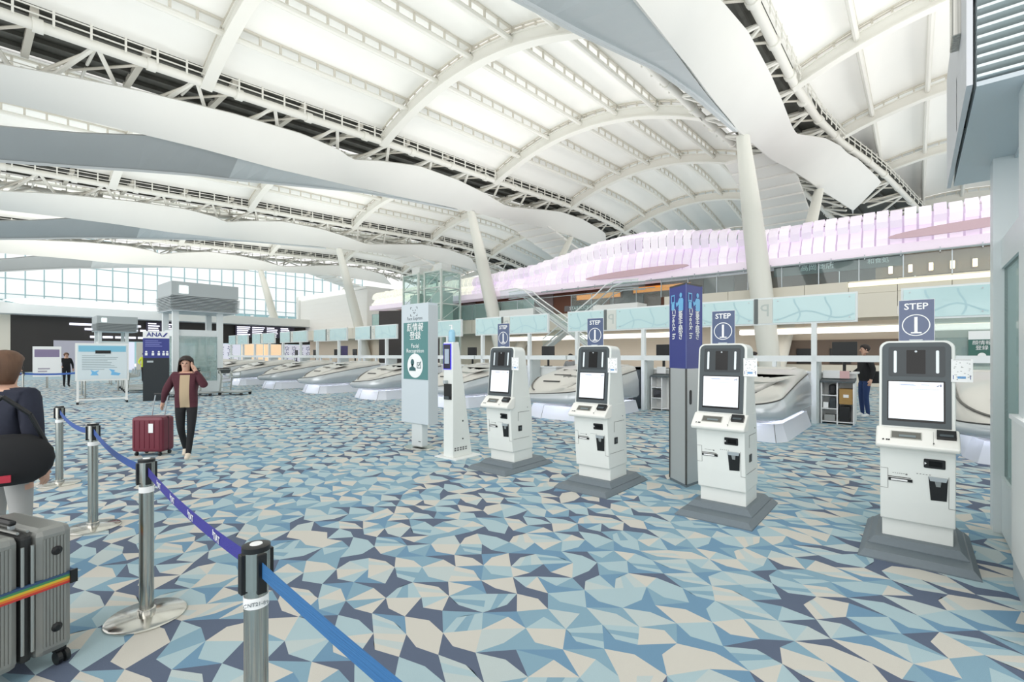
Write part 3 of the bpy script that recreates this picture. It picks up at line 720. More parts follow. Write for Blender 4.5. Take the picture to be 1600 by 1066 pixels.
blk('leaflet_holder', 'white card holder leaning on top of the cabinet left of the fourth kiosk', 'leaflet', -1.62, -1.3, 12.98, 13.02, 1.02, 1.2, SIGNW)
blk('leaflet', 'pink leaflet on top of the cabinet beside the white holder', 'leaflet', -1.3, -1.12, 12.98, 13.02, 1.02, 1.19, mat('pink_paper', (230, 190, 190), .6))
blk('black_box', 'black box in the cabinet behind the second kiosk', 'box', -5.66, -5.45, 12.85, 13.1, .35, .56, BLACK)
blk('leaflet_holder', 'white card holder on the cabinet behind the second kiosk', 'leaflet', -5.62, -5.36, 12.98, 13.02, 1.02, 1.22, SIGNW)
# conveyor opening beside the second kiosk
t = thing('conveyor_gate', 'grey framed baggage conveyor opening right of the second kiosk', 'machine', (-6.35, 12.8, 0), 0)
MB().box(-.75, -.6, 0, .8, 0, 1.15).build('side_wall', ALU, t); MB().box(-.6, .1, .6, .7, .3, 1.1).build('back_curtain', mat('gate_lavender', (170, 165, 205), .5), t)
MB().box(.1, .3, 0, .8, 0, 1.2).build('side_wall', DARK, t); MB().box(-.6, .1, -.05, .6, .1, .25).build('belt_bed', DARK, t); MB().box(-.75, .3, 0, .8, 1.13, 1.2).build('lintel', ALU, t)
MB().box(-.35, -.05, .58, .6, .35, .7).build('inner_screen', DARK2, t)

# ------------------------------------------------------------------ check-in kiosks
def rounded(x0, x1, z0, z1, r, n=6, low=0):
    """outline with rounded upper corners (x,z)"""
    p = [(x0, z0), (x1, z0)]
    p += [(x1-r+r*math.cos(a), z1-r+r*math.sin(a)) for a in [PI/2*k/n for k in range(n+1)]]
    p += [(x0+r+r*math.cos(a), z1-r+r*math.sin(a)) for a in [PI/2+PI/2*k/n for k in range(n+1)]]
    return p
def yf(z): return .270+(z-.97)*.09
def yb(z): return .66-(z-.97)*.17
def sheet(pts, off=0, th=.006):
    """thin plate lying on the kiosk's sloped face"""
    n = len(pts); vs = [(x, yf(z)-off-th, z) for x, z in pts]+[(x, yf(z)-off, z) for x, z in pts]
    return MB().add(vs, [tuple(range(n)), tuple(reversed(range(n, 2*n)))]+[(i, (i+1) % n, n+(i+1) % n, n+i) for i in range(n)])
def rrect(x0, x1, z0, z1, r=.01, n=4):
    p = []
    for (cx, cz, a0) in ((x1-r, z1-r, 0), (x0+r, z1-r, PI/2), (x0+r, z0+r, PI), (x1-r, z0+r, 1.5*PI)):
        p += [(cx+r*math.cos(a0+PI/2*k/n), cz+r*math.sin(a0+PI/2*k/n)) for k in range(n+1)]
    return p
def kiosk():
    t = thing('check_in_kiosk', '', 'kiosk', (0, 4.53, 0))
    b = MB(); b.frustum((-.345, .345, 0, 1.03), (-.345, .345, 0, 1.03), 0, .01).frustum((-.345, .345, 0, 1.03), (-.305, .305, .04, .99), .01, .055)
    b.build('base_plate', SLATE, t)
    b = MB(); b.frustum((-.295, .295, .2, .95), (-.295, .295, .2, .95), .055, .062).frustum((-.295, .295, .2, .95), (-.25, .25, .245, .91), .062, .11); b.build('upper_base_plate', SLATE, t)
    MB().prism([(.325, .10), (.73, .10), (.72, .255), (.325, .255)], -.208, .215).build('plinth', KW, t, bevel=.006)
    P = [(.285, .25), (.725, .25), (.69, .86), (.66, .985), (.275, .985), (.235, .80), (.265, .42)]
    MB().prism(P, -.218, .225).build('body', KW, t, bevel=.008)
    P = [(.150, .835), (.255, .825), (.30, .84), (.32, .985), (.262, .985), (.141, .872), (.136, .86)]
    MB().prism(P, -.242, .246).build('console', KW2, t, bevel=.014)
    # head: rounded front outline, tapering to the back
    o = rounded(-.226, .226, .965, 1.662, .062); n = len(o)
    vs = [(x, yf(z), z) for x, z in o]+[(x*.985, yb(z), z-.008*(z > 1.5)) for x, z in o]
    MB().add(vs, [tuple(range(n)), tuple(reversed(range(n, 2*n)))]+[(i, (i+1) % n, n+(i+1) % n, n+i) for i in range(n)]).build('head_shell', KW, t, bevel=.008)
    sheet(rounded(-.207, .203, .995, 1.648, .05), 0, .008).build('bezel', DARK, t)
    cp = sheet(rrect(-.165, .168, 1.385, 1.615, .012), .008, .003).build('camera_panel', DARK2, t)
    sheet(rrect(-.056, .056, 1.405, 1.59, .003), .011, .003).build('camera_glass', BGLASS, cp)
    for x in (-.125, .125): sheet(rrect(x-.009, x+.009, 1.41, 1.585, .008), .011, .004).build('light_bar', mat('light_bar', (216, 226, 230), .3, emit=.25), cp)
    MB().tube((0, yf(1.575)-.018, 1.578), (0, yf(1.575)-.008, 1.578), .008, 12).build('lens', ALU, cp)
    sc = sheet(rrect(-.172, .168, 1.035, 1.35, .004), .008, .004).build('screen_frame', BGLASS, t)
    sheet(rrect(-.165, .158, 1.052, 1.342, .002), .012, .002).build('screen', SCREEN, sc)
    m = MB()
    def pr(x0, x1, z0, z1): m.add([(x, yf(z)-.0155, z) for x, z in ((x0, z0), (x1, z0), (x1, z1), (x0, z1))], [(0, 1, 2, 3)])
    rr = random.Random(5)
    for (x0, x1, z) in ((-.1, -.01, 1.322), (-.09, .0, 1.316), (.03, .08, 1.32)): pr(x0, x1, z-.0015, z+.0015)
    for i in range(14): x = -.02+i*.011; pr(x, x+.005, 1.285, 1.289)
    m.build('screen_print', mat('screen_print', (130, 145, 180), .4, emit=.15), sc)
    m = MB(); m.add([(x, yf(z)-.0157, z) for x, z in ((.118, 1.31), (.134, 1.322), (.136, 1.318), (.126, 1.308))], [(0, 1, 2, 3)]); m.add([(x, yf(z)-.0157, z) for x, z in ((.14, 1.308), (.146, 1.308), (.146, 1.326), (.14, 1.326))], [(0, 1, 2, 3)]); m.build('screen_icon', mat('icon_dark', (70, 80, 130), .5), sc)
    # console top: slope plane through (.141,.872)-(.262,.985)
    def cz(y): return .872+(y-.141)*(.113/.121)
    def plate(x0, x1, y0, y1, h0, h1, m_, name, par):
        vs = [(x, y-h*.68, cz(y)+h*.73) for h in (h0, h1) for x, y in ((x0, y0), (x1, y0), (x1, y1), (x0, y1))]
        return MB().add(vs, [(3, 2, 1, 0), (4, 5, 6, 7), (0, 1, 5, 4), (1, 2, 6, 5), (2, 3, 7, 6), (3, 0, 4, 7)]).build(name, m_, par)
    rd = plate(-.15, .035, .178, .232, -.002, .004, mat('reader_frame', (190, 190, 184), .3, .5), 'passport_reader', t)
    plate(-.143, .028, .183, .227, .003, .006, mat('reader_glass', (96, 96, 90), .12, coat=.5), 'reader_glass', rd)
    plate(-.10, .0, .19, .205, .005, .009, mat('reader_bar', (120, 132, 134), .3), 'reader_bar', rd)
    cr = plate(.118, .226, .195, .245, -.002, .03, BLACK, 'card_reader', t); plate(.135, .21, .2, .215, .028, .034, DARK, 'card_slot', cr)
    plate(.0985, .1, .15, .245, -.002, .0012, SEAM, 'console_joint', t); MB().tube((.1, .150, .893), (.1, .144, .899), .004, 8).build('console_screw', BLACK, t)
    m = MB(); [m.add([(x, y, cz(y)+.003) for x, y in ((a, .158), (a+.012, .16), (a+.010, .17), (a, .168))], [(0, 1, 2, 3)]) for a in (-.2, -.178, -.165)]; m.build('console_mark', BLACK, t)
    # lower front: face line runs (.235,.80) to (.265,.42)
    def fy(z): return .235+(.80-z)*.03/.38 if z > .42 else .265+(.42-z)*.02/.17
    def fp(x0, x1, z0, z1, off, th, m_, name, par, pts=None):
        pts = pts or [(x0, z0), (x1, z0), (x1, z1), (x0, z1)]; n = len(pts)
        vs = [(x, fy(z)-off-th, z) for x, z in pts]+[(x, fy(z)-off+.02, z) for x, z in pts]
        return MB().add(vs, [tuple(range(n)), tuple(reversed(range(n, 2*n)))]+[(i, (i+1) % n, n+(i+1) % n, n+i) for i in range(n)]).build(name, m_, par)
    s = fp(0, 0, 0, 0, 0, .004, BLACK, 'barcode_scanner', t, rrect(.045, .168, .695, .765, .008)); fp(.075, .15, .71, .75, .004, .002, BGLASS, 'scanner_window', s)
    fp(0, 0, 0, 0, .004, .003, SIGNW, 'scanner_arrow', s, [(.05, .72), (.062, .73), (.05, .74)])
    fp(-.17, -.03, .595, .6, 0, .003, SEAMD, 'ticket_slot', t); fp(-.17, -.168, .5, .66, 0, .002, SEAMD, 'panel_joint', t); fp(-.165, -.02, .565, .588, 0, .006, BLACK, 'ticket_lip', t); fp(-.15, -.05, .57, .582, .006, .003, SIGNW, 'ticket', t)
    fp(-.215, -.17, .658, .66, 0, .002, SEAM, 'panel_joint', t); fp(-.215, -.17, .5, .502, 0, .002, SEAM, 'panel_joint', t)
    r_ = fp(0, 0, 0, 0, 0, .004, BLACK, 'receipt_tray', t, [(.085, .45), (.175, .455), (.182, .625), (.072, .63)])
    fp(0, 0, 0, 0, .004, .012, ALU, 'tray_flap', r_, [(.082, .6), (.172, .6), (.18, .63), (.074, .632)]); fp(0, 0, 0, 0, .004, .008, mat('clear_flap', (140, 146, 146), .2, coat=.4), 'paper_clip', r_, [(.115, .56), (.14, .56), (.146, .615), (.105, .615)])
    fp(.186, .188, .40, .64, 0, .002, SEAMD, 'panel_joint', t); fp(.186, .224, .4, .403, 0, .002, SEAM, 'panel_joint', t)
    m = MB(); rr = random.Random(2)
    def fpr(x0, x1, z0, z1): m.add([(x, fy(z)-.0012, z) for x, z in ((x0, z0), (x1, z0), (x1, z1), (x0, z1))], [(0, 1, 2, 3)])
    for i in range(5): fpr(.075+i*-.018-.0, .085+i*-.018, .64, .644)
    for i in range(6): fpr(-.14+i*.013, -.132+i*.013, .625, .629)
    fpr(-.062, -.05, .618, .63); m.build('front_print', SEAM, t)
    # side door and socket (right flank)
    MB().box(.224, .2275, .40, .64, .775, .779).build('side_joint', SEAM, t); MB().box(.224, .2275, .30, .64, .42, .423).build('side_joint', SEAM, t); MB().box(.224, .2275, .397, .401, .66, .779).build('side_joint', SEAM, t)
    s = MB().box(.224, .232, .40, .475, .52, .595).build('side_socket', BLACK, t, bevel=.003); MB().box(.231, .234, .42, .455, .54, .575).build('socket_cover', DARK, s)
    MB().tube((.224, .6, .83), (.229, .6, .83), .006, 10).build('side_lock', SEAM, t)
    # instruction card on the right edge
    p = MB().box(.20, .318, .293, .297, 1.35, 1.52).build('instruction_card', SIGNW, t)
    m = MB(); rr = random.Random(8)
    for i in range(26):
        x = rr.uniform(.208, .30); z = rr.uniform(1.365, 1.505); m.box(x, x+rr.uniform(.004, .014), .2922, .293, z, z+.003)
    m.box(.235, .28, .2922, .293, 1.375, 1.392, 1); [m.box(a, a+.004, .2922, .293, 1.37, 1.4, 2) for a in (.21, .303)]; m.box(.212, .306, .2922, .293, 1.512, 1.515)
    m.build('card_print', [SEAM, mat('card_blue', (110, 165, 215), .5), NAVY], p)
    # STEP 1 sign
    g = MB().box(-.105, .11, .352, .357, 1.655, 1.985).build('step_sign', SIGNW, t)
    MB().box(-.102, .107, .349, .352, 1.665, 1.982).build('sign_face', STEPB, g)
    text('step_word', 'STEP', .07, SIGNW, g, (0, .3475, 1.93), bold=.0012, depth=.0005)
    text('step_number', '1', .17, SIGNW, g, (0, .3475, 1.782), bold=.0015, depth=.0005)
    m = MB(); n = 40; m.grid([[(r_*math.cos(2*PI*k/n), .3475, 1.785+r_*math.sin(2*PI*k/n)) for k in range(n)] for r_ in (.078, .085)], closed=True); m.build('sign_ring', SIGNW, g); MB().box(-.03, .034, .347, .349, 1.72, 1.73).build('number_serif', SIGNW, g)
    MB().box(-.04, .04, .335, .375, 1.65, 1.672).build('sign_clip', mat('clear_clip', (200, 208, 210), .2), g)
    return t
ku = kiosk()
kl = ['white check-in kiosk with STEP 1 sign, nearest the glass booth on the right', 'white check-in kiosk with STEP 1 sign, directly right of the blue totem', 'white check-in kiosk with STEP 1 sign, left of the blue totem', 'white check-in kiosk with STEP 1 sign, beside the slim temperature stand']
for i, x in enumerate((.005, -1.435, -2.87, -4.31)):
    c = ku if i == 0 else copy_tree(ku); c.location = (x, 4.53, 0); c['label'] = kl[i]; c['group'] = 'row of four self check-in kiosks'

# ------------------------------------------------------------------ blue check-in totem (triangular)
t = thing('check_in_totem', 'tall triangular totem, navy top with check in lettering, between two kiosks', 'totem', (-2.04, 5.54, 0))
L_ = .37; a1, a2 = R(141), R(81)
A0 = Vector((0, 0)); A1 = Vector((L_*math.cos(a1), L_*math.sin(a1))); A2 = Vector((L_*math.cos(a2), L_*math.sin(a2)))
def tri(s_, z0, z1, nm, m_):
    c = (A0+A1+A2)/3; P = [tuple(c+(p-c)*s_) for p in (A0, A2, A1)]; return MB().prism(P, z0, z1, 'z').build(nm, m_, t)
tri(1.02, 0, .03, 'foot_plate', SLATE); tri(1, .03, 1.39, 'lower_case', mat('totem_grey', (196, 200, 200), .35, .3)); tri(1.0, 1.39, 2.38, 'sign_case', NAVY); tri(1.02, 2.38, 2.4, 'top_cap', SEAMD)
for p in (A0, A1, A2): MB().tube((p.x, p.y, .03), (p.x, p.y, 1.39), .012, 8).build('corner_strip', SEAMD, t); MB().tube((p.x, p.y, 1.39), (p.x, p.y, 2.39), .006, 6).build('corner_strip', mat('totem_edge', (100, 110, 160), .4), t)
for (pa, pb) in ((A1, A0), (A0, A2)):     # left face and right face, running left to right
    d = (pb-pa).normalized(); nrm = Vector((d.y, -d.x)); rz = math.atan2(d.y, d.x)
    f = bpy.data.objects.new('sign_print', None); COL.objects.link(f); f.parent = t; mid = (pa+pb)/2+nrm*.004; f.location = (mid.x, mid.y, 0); f.rotation_euler = (0, 0, rz)
    text('lettering', 'Check In', .105, SIGNW, f, (-.085, 0, 1.93), rot=(PI/2, PI/2, 0), bold=.001)
    for i, ch in enumerate('搭乗手続き'): text('lettering', ch, .098, SIGNW, f, (.07, 0, 2.10-i*.082), bold=.001)
    m = MB(); m.box(-.145, -.06, -.002, .002, 2.18, 2.2).box(-.145, -.135, -.002, .002, 2.2, 2.28).box(-.07, -.06, -.002, .002, 2.2, 2.28).box(-.145, -.06, -.002, .002, 2.27, 2.285).box(-.135, -.07, -.002, .002, 2.1, 2.19)
    n = 16; m.prism([(.075+.026*math.cos(2*PI*k/n), 2.265+.03*math.sin(2*PI*k/n)) for k in range(n)], -.002, .002, 'y')
    m.prism([(.03, 2.08), (.125, 2.08), (.13, 2.21), (.11, 2.23), (.04, 2.23), (.02, 2.2), (-.01, 2.17), (-.02, 2.19), (-.035, 2.18), (-.02, 2.13), (.03, 2.16)], -.002, .002, 'y'); m.build('pictogram', SKYB, f)
d = (A2-A0).normalized(); m = MB()
f = bpy.data.objects.new('door_lock', None); bpy.data.objects.remove(f)
nrm = Vector((d.y, -d.x)); q = A0+d*.10+nrm*.003
MB().prism(rrect(-.022, .022, -.085, .085, .021, 6), -.003, .003, 'y').build('handle_recess', BLACK, t, loc=(q.x, q.y, 1.05)).rotation_euler = (0, 0, math.atan2(d.y, d.x))

# ------------------------------------------------------------------ facial recognition sign
t = thing('facial_recognition_sign', 'tall white and green facial recognition sign on an oval foot', 'sign', (-6.3, 4.92, 0))
MB().box(-.36, .345, 0, .2, .42, 2.4).build('case', SIGNP, t, bevel=.006)
MB().box(.345, .352, .0, .2, .42, 2.36).build('side_cover', mat('sign_side', (196, 204, 208), .4), t)
MB().box(-.29, .34, -.006, 0, 1.15, 2.09).build('green_panel', SIGNG, t)
text('lettering', '顔情報', .145, SIGNW, t, (.02, -.008, 2.0), bold=.001); text('lettering', '登録', .145, SIGNW, t, (.02, -.008, 1.86), bold=.001)
text('lettering', 'Facial', .095, SIGNW, t, (.02, -.008, 1.70)); text('lettering', 'Recognition', .095, SIGNW, t, (.02, -.008, 1.62))
text('lettering', 'Face Express', .078, mat('grey_letter', (120, 130, 135), .5), t, (.0, -.002, 2.155))
m = MB(); n = 30; m.prism([(.02+.2*math.cos(2*PI*k/n), 1.375+.2*math.sin(2*PI*k/n)) for k in range(n)], -.010, -.006, 'y'); m.build('round_badge', SIGNW, t)
m = MB(); m.prism([(-.045+.042*math.cos(2*PI*k/20), 1.43+.055*math.sin(2*PI*k/20)) for k in range(20)], -.014, -.010, 'y'); m.prism([(-.13, 1.29), (.04, 1.29), (.035, 1.335), (-.02, 1.36), (-.025, 1.4), (-.065, 1.4), (-.07, 1.36), (-.125, 1.335)], -.014, -.010, 'y')
for (a, b, c, d_) in ((.075, .175, 1.335, 1.345), (.075, .085, 1.335, 1.43), (.165, .175, 1.335, 1.4), (.075, .15, 1.42, 1.43)): m.box(a, b, -.014, -.01, c, d_)
m.add([(.095, -.014, 1.39), (.12, -.014, 1.36), (.185, -.014, 1.44), (.175, -.014, 1.45), (.12, -.014, 1.38), (.103, -.014, 1.4)], [(0, 1, 2, 3, 4, 5)])
for q in range(3): m.box(-.10+.02*q, -.095+.02*q, -.014, -.01, 1.5-.0*q, 1.505)
m.build('badge_print', mat('badge_green', (52, 96, 100), .5), t)
m = MB()
for (sx, sz) in ((-1, -1), (-1, 1), (1, -1), (1, 1)):
    m.box(*sorted((-.02+sx*.09, -.02+sx*.055)), -.004, 0, *sorted((2.27+sz*.075, 2.27+sz*.068))); m.box(*sorted((-.02+sx*.09, -.02+sx*.083)), -.004, 0, *sorted((2.27+sz*.075, 2.27+sz*.04)))
for (x, z) in ((-.055, 2.285), (.01, 2.285), (-.02, 2.235), (-.04, 2.25), (0, 2.25)): m.box(x, x+.018, -.004, 0, z, z+.012)
m.build('corner_logo', mat('logo_grey', (96, 104, 108), .5), t)
MB().box(-.13, .14, .03, .17, .03, .42).build('stem', mat('stem_white', (226, 232, 232), .3, .2), t, bevel=.02); MB().lathe([(.3, 0), (.3, .012), (.27, .02)], 32, (0, .1), sy=.8).build('foot', STEELP, t)
MB().box(.06, .12, .028, .03, .12, .13).build('foot_mark', BLACK, t)

# ------------------------------------------------------------------ slim temperature / sanitiser stand
t = thing('temperature_stand', 'slim white temperature stand with blue-lit screen and sanitiser bottle', 'stand', (-5.35, 4.8, 0))
MB().box(-.24, .24, -.06, .5, 0, .014).build('foot_plate', WHITE, t)
MB().prism([(0, .014), (.40, .014), (.12, 1.745), (.0, 1.745)], -.1, .11).build('body', KW, t, bevel=.008)
s = MB().box(-.09, .075, -.012, 0, 1.335, 1.72).build('screen_rim', mat('blue_glow', (70, 60, 220), .4, emit=.7), t); MB().box(-.082, .066, -.016, -.012, 1.345, 1.71).build('screen', mat('thermo_screen', (34, 36, 60), .15), s); MB().box(-.055, .04, -.018, -.016, 1.42, 1.64).build('screen_image', mat('thermo_img', (150, 165, 180), .3, emit=.3), s)
s = MB().box(-.082, .082, -.01, 0, .88, 1.12).build('dispenser_niche', BLACK, t); MB().box(-.05, .05, -.03, -.01, .89, .93).build('drip_tray', DARK, s); MB().box(-.055, .0, -.05, 0, 1.12, 1.17).build('nozzle', ALU, t)
for z in (.55, .28): MB().tube((.11, .2, z), (.116, .2, z), .012, 10).build('side_button', BLACK, t)
for i in range(5):
    for j in range(2): MB().box(.11, .113, .03+i*.055, .065+i*.055, .11+j*.03, .13+j*.03).build('vent_slot', SEAM, t)
bt = thing('sanitiser_bottle', 'blue and white sanitiser bottle on top of the temperature stand', 'bottle', (-5.33, 4.86, 1.745))
MB().lathe([(.05, 0), (.052, .02), (.052, .15), (.035, .18), (.016, .19)], 20).build('bottle_body', mat('bottle_blue', (150, 200, 225), .2, coat=.3), bt, smooth=True); MB().lathe([(.018, .19), (.018, .215), (.008, .22), (.008, .25)], 12).build('pump', SIGNW, bt); MB().box(-.05, .01, -.008, .008, .25, .262).build('pump_spout', SIGNW, bt)

# ------------------------------------------------------------------ glazed lift booths
def booth(lab, x, y, z0=3.3):
    t = thing('glass_booth', lab, 'booth', (x, y, 0), group='grey hooded glass booths'); W, D = 1.95, 2.35
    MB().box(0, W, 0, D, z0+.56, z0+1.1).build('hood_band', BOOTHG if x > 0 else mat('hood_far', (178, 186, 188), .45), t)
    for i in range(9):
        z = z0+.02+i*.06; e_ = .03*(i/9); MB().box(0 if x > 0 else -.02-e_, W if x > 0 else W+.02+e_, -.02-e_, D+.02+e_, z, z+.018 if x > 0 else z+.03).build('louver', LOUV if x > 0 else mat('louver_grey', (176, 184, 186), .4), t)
    if x > 0:
        for xs in (-.05, W+.02): MB().box(xs, xs+.03, -.05, D+.05, z0-.03, z0+1.1).build('side_sheet', mat('booth_side', (216, 218, 222), .4), t)
    MB().frustum((.1, W-.1, .1, D-.1), (.1, W-.1, .1, D-.1), z0, z0+.56).build('louver_core', mat('louver_core', (50, 58, 62), .6), t)
    MB().box(0, W, 0, D, z0-.03, z0).build('underside', BOOTHU, t)
    MB().box(.35, W-.35, .3, D-.3, z0-.06, z0-.03).build('underside_panel', BOOTHU, t)
    for (a, b) in ((.3, .2), (W-.3, .2), (.3, D-.6), (W-.3, D-.6)): MB().box(a-.08, a+.08, b-.1, b+.1, 0, z0-.03).build('post', BOOTH, t)
    for (a, b, c, d_) in ((.3, W-.3, .2, .2), (.3, W-.3, D-.6, D-.6), (.3, .3, .2, D-.6), (W-.3, W-.3, .2, D-.6)):
        if a == b:
            MB().box(a-.03, a+.03, c+.1, d_-.1, .02, .5).build('lower_frame', BOOTH, t); MB().box(a-.03, a+.03, c+.1, d_-.1, z0-1.0, z0-.75).build('head_rail', BOOTH, t); MB().box(a-.01, a+.01, c+.1, d_-.1, .5, z0-1.0).build('glass_side', GLASSB, t)
        else:
            MB().box(a+.08, b-.08, c-.03, c+.03, .02, .5).build('lower_frame', BOOTH, t); MB().box(a+.08, b-.08, c-.03, c+.03, z0-1.0, z0-.75).build('head_rail', BOOTH, t); MB().box(a+.08, b-.08, c-.01, c+.01, .5, z0-1.0).build('glass_side', GLASSB, t)
    return t
booth('near glass booth with grey hood and white louvers, right of the fourth kiosk', .30, 4.24)
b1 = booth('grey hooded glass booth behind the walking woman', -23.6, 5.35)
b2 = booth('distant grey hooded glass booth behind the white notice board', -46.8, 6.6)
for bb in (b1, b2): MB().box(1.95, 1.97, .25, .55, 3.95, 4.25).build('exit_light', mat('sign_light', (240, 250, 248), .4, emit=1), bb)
t = thing('wall_cabinet', 'low white cabinet panel against the near glass booth', 'cabinet', (.5, 3.55, 0))
MB().box(.006, .6, .0, 1.1, .0, .18).build('kick_plate', mat('kick_grey', (190, 200, 204), .4), t); MB().box(0, .62, -.02, 1.12, .18, 1.12).build('cabinet_body', WHITE, t, bevel=.01); MB().box(-.01, .63, -.03, 1.13, 1.12, 1.15).build('cabinet_top', SIGNW, t)
t = thing('hanging_sign', 'silver metal sign box fixed beside the near booth hood', 'sign', (.15, 4.75, 3.84))
MB().box(.05, .15, -.1, .15, .0, .75).build('sign_box', STEEL, t, bevel=.01); MB().box(.1, .15, .35, .40, -.45, -.1).build('bracket', ALU, t); MB().box(.1, .15, .35, .40, -.52, -.45).build('bracket_foot', DARK, t)

# ------------------------------------------------------------------ belt barrier posts
def post_parts(t, tall=.93):
    MB().lathe([(.2, 0), (.2, .008), (.19, .016), (.06, .022), (.05, .024)], 40).build('foot', STEELP, t, sharp=40)
    MB().lathe([(.036, .02), (.036, tall-.02)], 24).build('pole', STEEL, t, smooth=False, sharp=40)
    MB().lathe([(.045, .02), (.045, .05), (.037, .055)], 24).build('pole_collar', STEELP, t, sharp=40)
    h = MB().lathe([(.042, tall-.13), (.042, tall-.005), (.036, tall)], 24).build('head', STEEL, t, sharp=40)
    MB().lathe([(.0425, tall-.012), (.0425, tall+.004), (.03, tall+.007)], 24).build('head_cap', BLACK, h, sharp=40)
    MB().lathe([(.02, tall+.006), (.018, tall+.009)], 20).build('cap_disc', SIGNW, h)
    for a in (0, 1, 2, 3):
        c, s_ = math.cos(a*PI/2), math.sin(a*PI/2)
        o = MB().box(.036, .05, -.014, .014, tall-.14, tall-.015).build('belt_clip', BLACK, h, bevel=.002); o.rotation_euler = (0, 0, a*PI/2)
    MB().lathe([(.0375, tall-.19), (.0375, tall-.155)], 24).build('number_band', SIGNW, t)
def post(x, y, lab, grp='steel belt barrier posts', far=False):
    t = thing('barrier_post', lab, 'barrier post', (x, y, 0), group=grp); post_parts(t); return t
pA = post(-1.63, .633, 'nearest steel barrier post with numbered white band')
text('band_number', 'CNT21-89', .0165, mat('grey_letter', (120, 130, 135), .5), pA, (.0355, -.0145, .757), rot=(PI/2, 0, R(69)))
PL = [(-3.47, .734, 'second steel barrier post, on a round polished foot'), (-5.62, .80, 'third steel barrier post, behind the grey suitcase'), (-7.84, .81, 'fourth steel barrier post, beside the walking crowd area'),
      (.47, .57, 'steel barrier post holding the end of the plain blue belt')]
for x, y, l in PL:
    c = copy_tree(post(x, y, l)) if False else post(x, y, l)
def belt(p, q, m_, lab, sag=.05, logo=False, z=.865, name='barrier_belt', h=.05):
    t = thing(name, lab, 'belt', (0, 0, 0)); p = Vector(p); q = Vector(q); d = (q-p).normalized(); p = p+d*.045; q = q-d*.045; n = 14; A = []; B = []
    for i in range(n+1):
        f = i/n; v = p.lerp(q, f); s_ = sag*4*f*(1-f); A.append(Vector((v.x, v.y, z-s_+h/2))); B.append(Vector((v.x, v.y, z-s_-h/2)))
    nn = Vector((-d.y, d.x, 0))*.0015; MB().beam(A, B, nn, 0).build('webbing', m_, t)
    if logo:
        rz = math.atan2(d.y, d.x)
        for f in (.18, .36, .56, .78):
            v = p.lerp(q, f); zz = z-sag*4*f*(1-f); sl = math.atan(-sag*4*(1-2*f)/(q-p).length)
            o = text('belt_logo', 'TIAT', .04, SIGNW, t, (v.x+d.y*.003, v.y-d.x*.003, zz-.004), rot=(PI/2, 0, rz), depth=.0004, bold=.0005); o.rotation_euler = (PI/2, sl, rz)
            MB().box(-.038, -.034, -.0006, .0006, .0, .022).build('belt_logo_mark', SIGNW, t, loc=(v.x+d.y*.003, v.y-d.x*.003, zz))
    return t
belt((-3.47, .734, 0), (-1.63, .633, 0), BELTN, 'navy barrier belt with white logo between the first two posts', .03, True)
belt((-5.62, .80, 0), (-3.47, .734, 0), mat('belt_mid', (46, 84, 160), .6), 'blue barrier belt between the second and third posts', .05)
belt((-7.84, .81, 0), (-5.62, .80, 0), mat('belt_mid', (46, 84, 160), .6), 'blue barrier belt between the third and fourth posts', .06)
belt((-1.63, .633, 0), (.47, .57, 0), BELTB, 'plain blue ribbed barrier belt running off below the camera', .03)
# far queue barriers
fq = [(-24.8, 1.6), (-24.8, 3.2), (-26.5, 4.6), (-28.7, 5.1), (-31.5, 5.2), (-33.2, 5.4), (-24.6, .2), (-22.6, 3.0)]
for i, (x, y) in enumerate(fq):
    t = thing('barrier_post', 'small distant queue post beyond the white notice board', 'barrier post', (x, y, 0), group='distant queue posts'); MB().lathe([(.18, 0), (.18, .015), (.03, .02), (.03, .93), (.045, .93), (.045, .8)], 12).build('pole', STEEL, t, sharp=40); MB().lathe([(.046, .86), (.046, .95)], 10).build('head', BLACK, t)
for i, (a, b) in enumerate(((0, 1), (1, 7), (1, 2), (2, 3), (3, 4), (6, 0))):
    belt((*fq[a], 0), (*fq[b], 0), mat('belt_far', (70, 110, 190), .6), 'thin blue belt strung between the distant queue posts', .04, name='queue_belt', h=.07)['group'] = 'distant queue belts'

# ------------------------------------------------------------------ notice board, totem, posters
t = thing('notice_board', 'white notice board with light blue header on wheeled legs', 'board', (-20.1, 3.1, 0), R(82))
MB().box(-.66, .66, -.04, .04, .72, 1.93).build('board_frame', WHITE, t); MB().box(-.61, .61, -.05, -.04, .77, 1.88).build('board_sheet', mat('board_sheet', (220, 232, 236), .4), t)
MB().box(-.58, .58, -.056, -.05, 1.66, 1.85).build('header_print', mat('header_blue', (130, 196, 222), .4), t); MB().box(-.18, .2, -.062, -.056, 1.6, 1.7).build('title_tag', BLACK, t)
m = MB(); rr = random.Random(1)
for i in range(9): z = 1.52-i*.055; m.box(-.5, -.5+rr.uniform(.5, .95), -.053, -.05, z, z+.018)
m.build('text_lines', mat('pale_text', (160, 176, 182), .5), t)
m = MB(); m.prism([(-.3, .9), (-.1, .9), (-.15, .98), (-.08, 1.06), (-.2, 1.02), (-.3, 1.08), (-.26, .98)], -.055, -.05, 'y'); m.prism([(.15, 1.1), (.3, 1.06), (.28, 1.0), (.45, .95), (.4, .88), (.2, .9), (.22, 1.0)], -.055, -.05, 'y'); m.build('picture', SKYB, t)
for x in (-.6, .6):
    MB().box(x-.03, x+.03, -.03, .03, .1, .72).build('leg', WHITE, t); f = MB().box(x-.03, x+.03, -.3, .3, .06, .11).build('foot_bar', WHITE, t)
    for y in (-.28, .28): MB().tube((x-.03, y, .04), (x+.03, y, .04), .04, 12).build('caster', BLACK, f)
MB().box(-.6, .6, -.02, .02, .1, .15).build('lower_rail', WHITE, t)
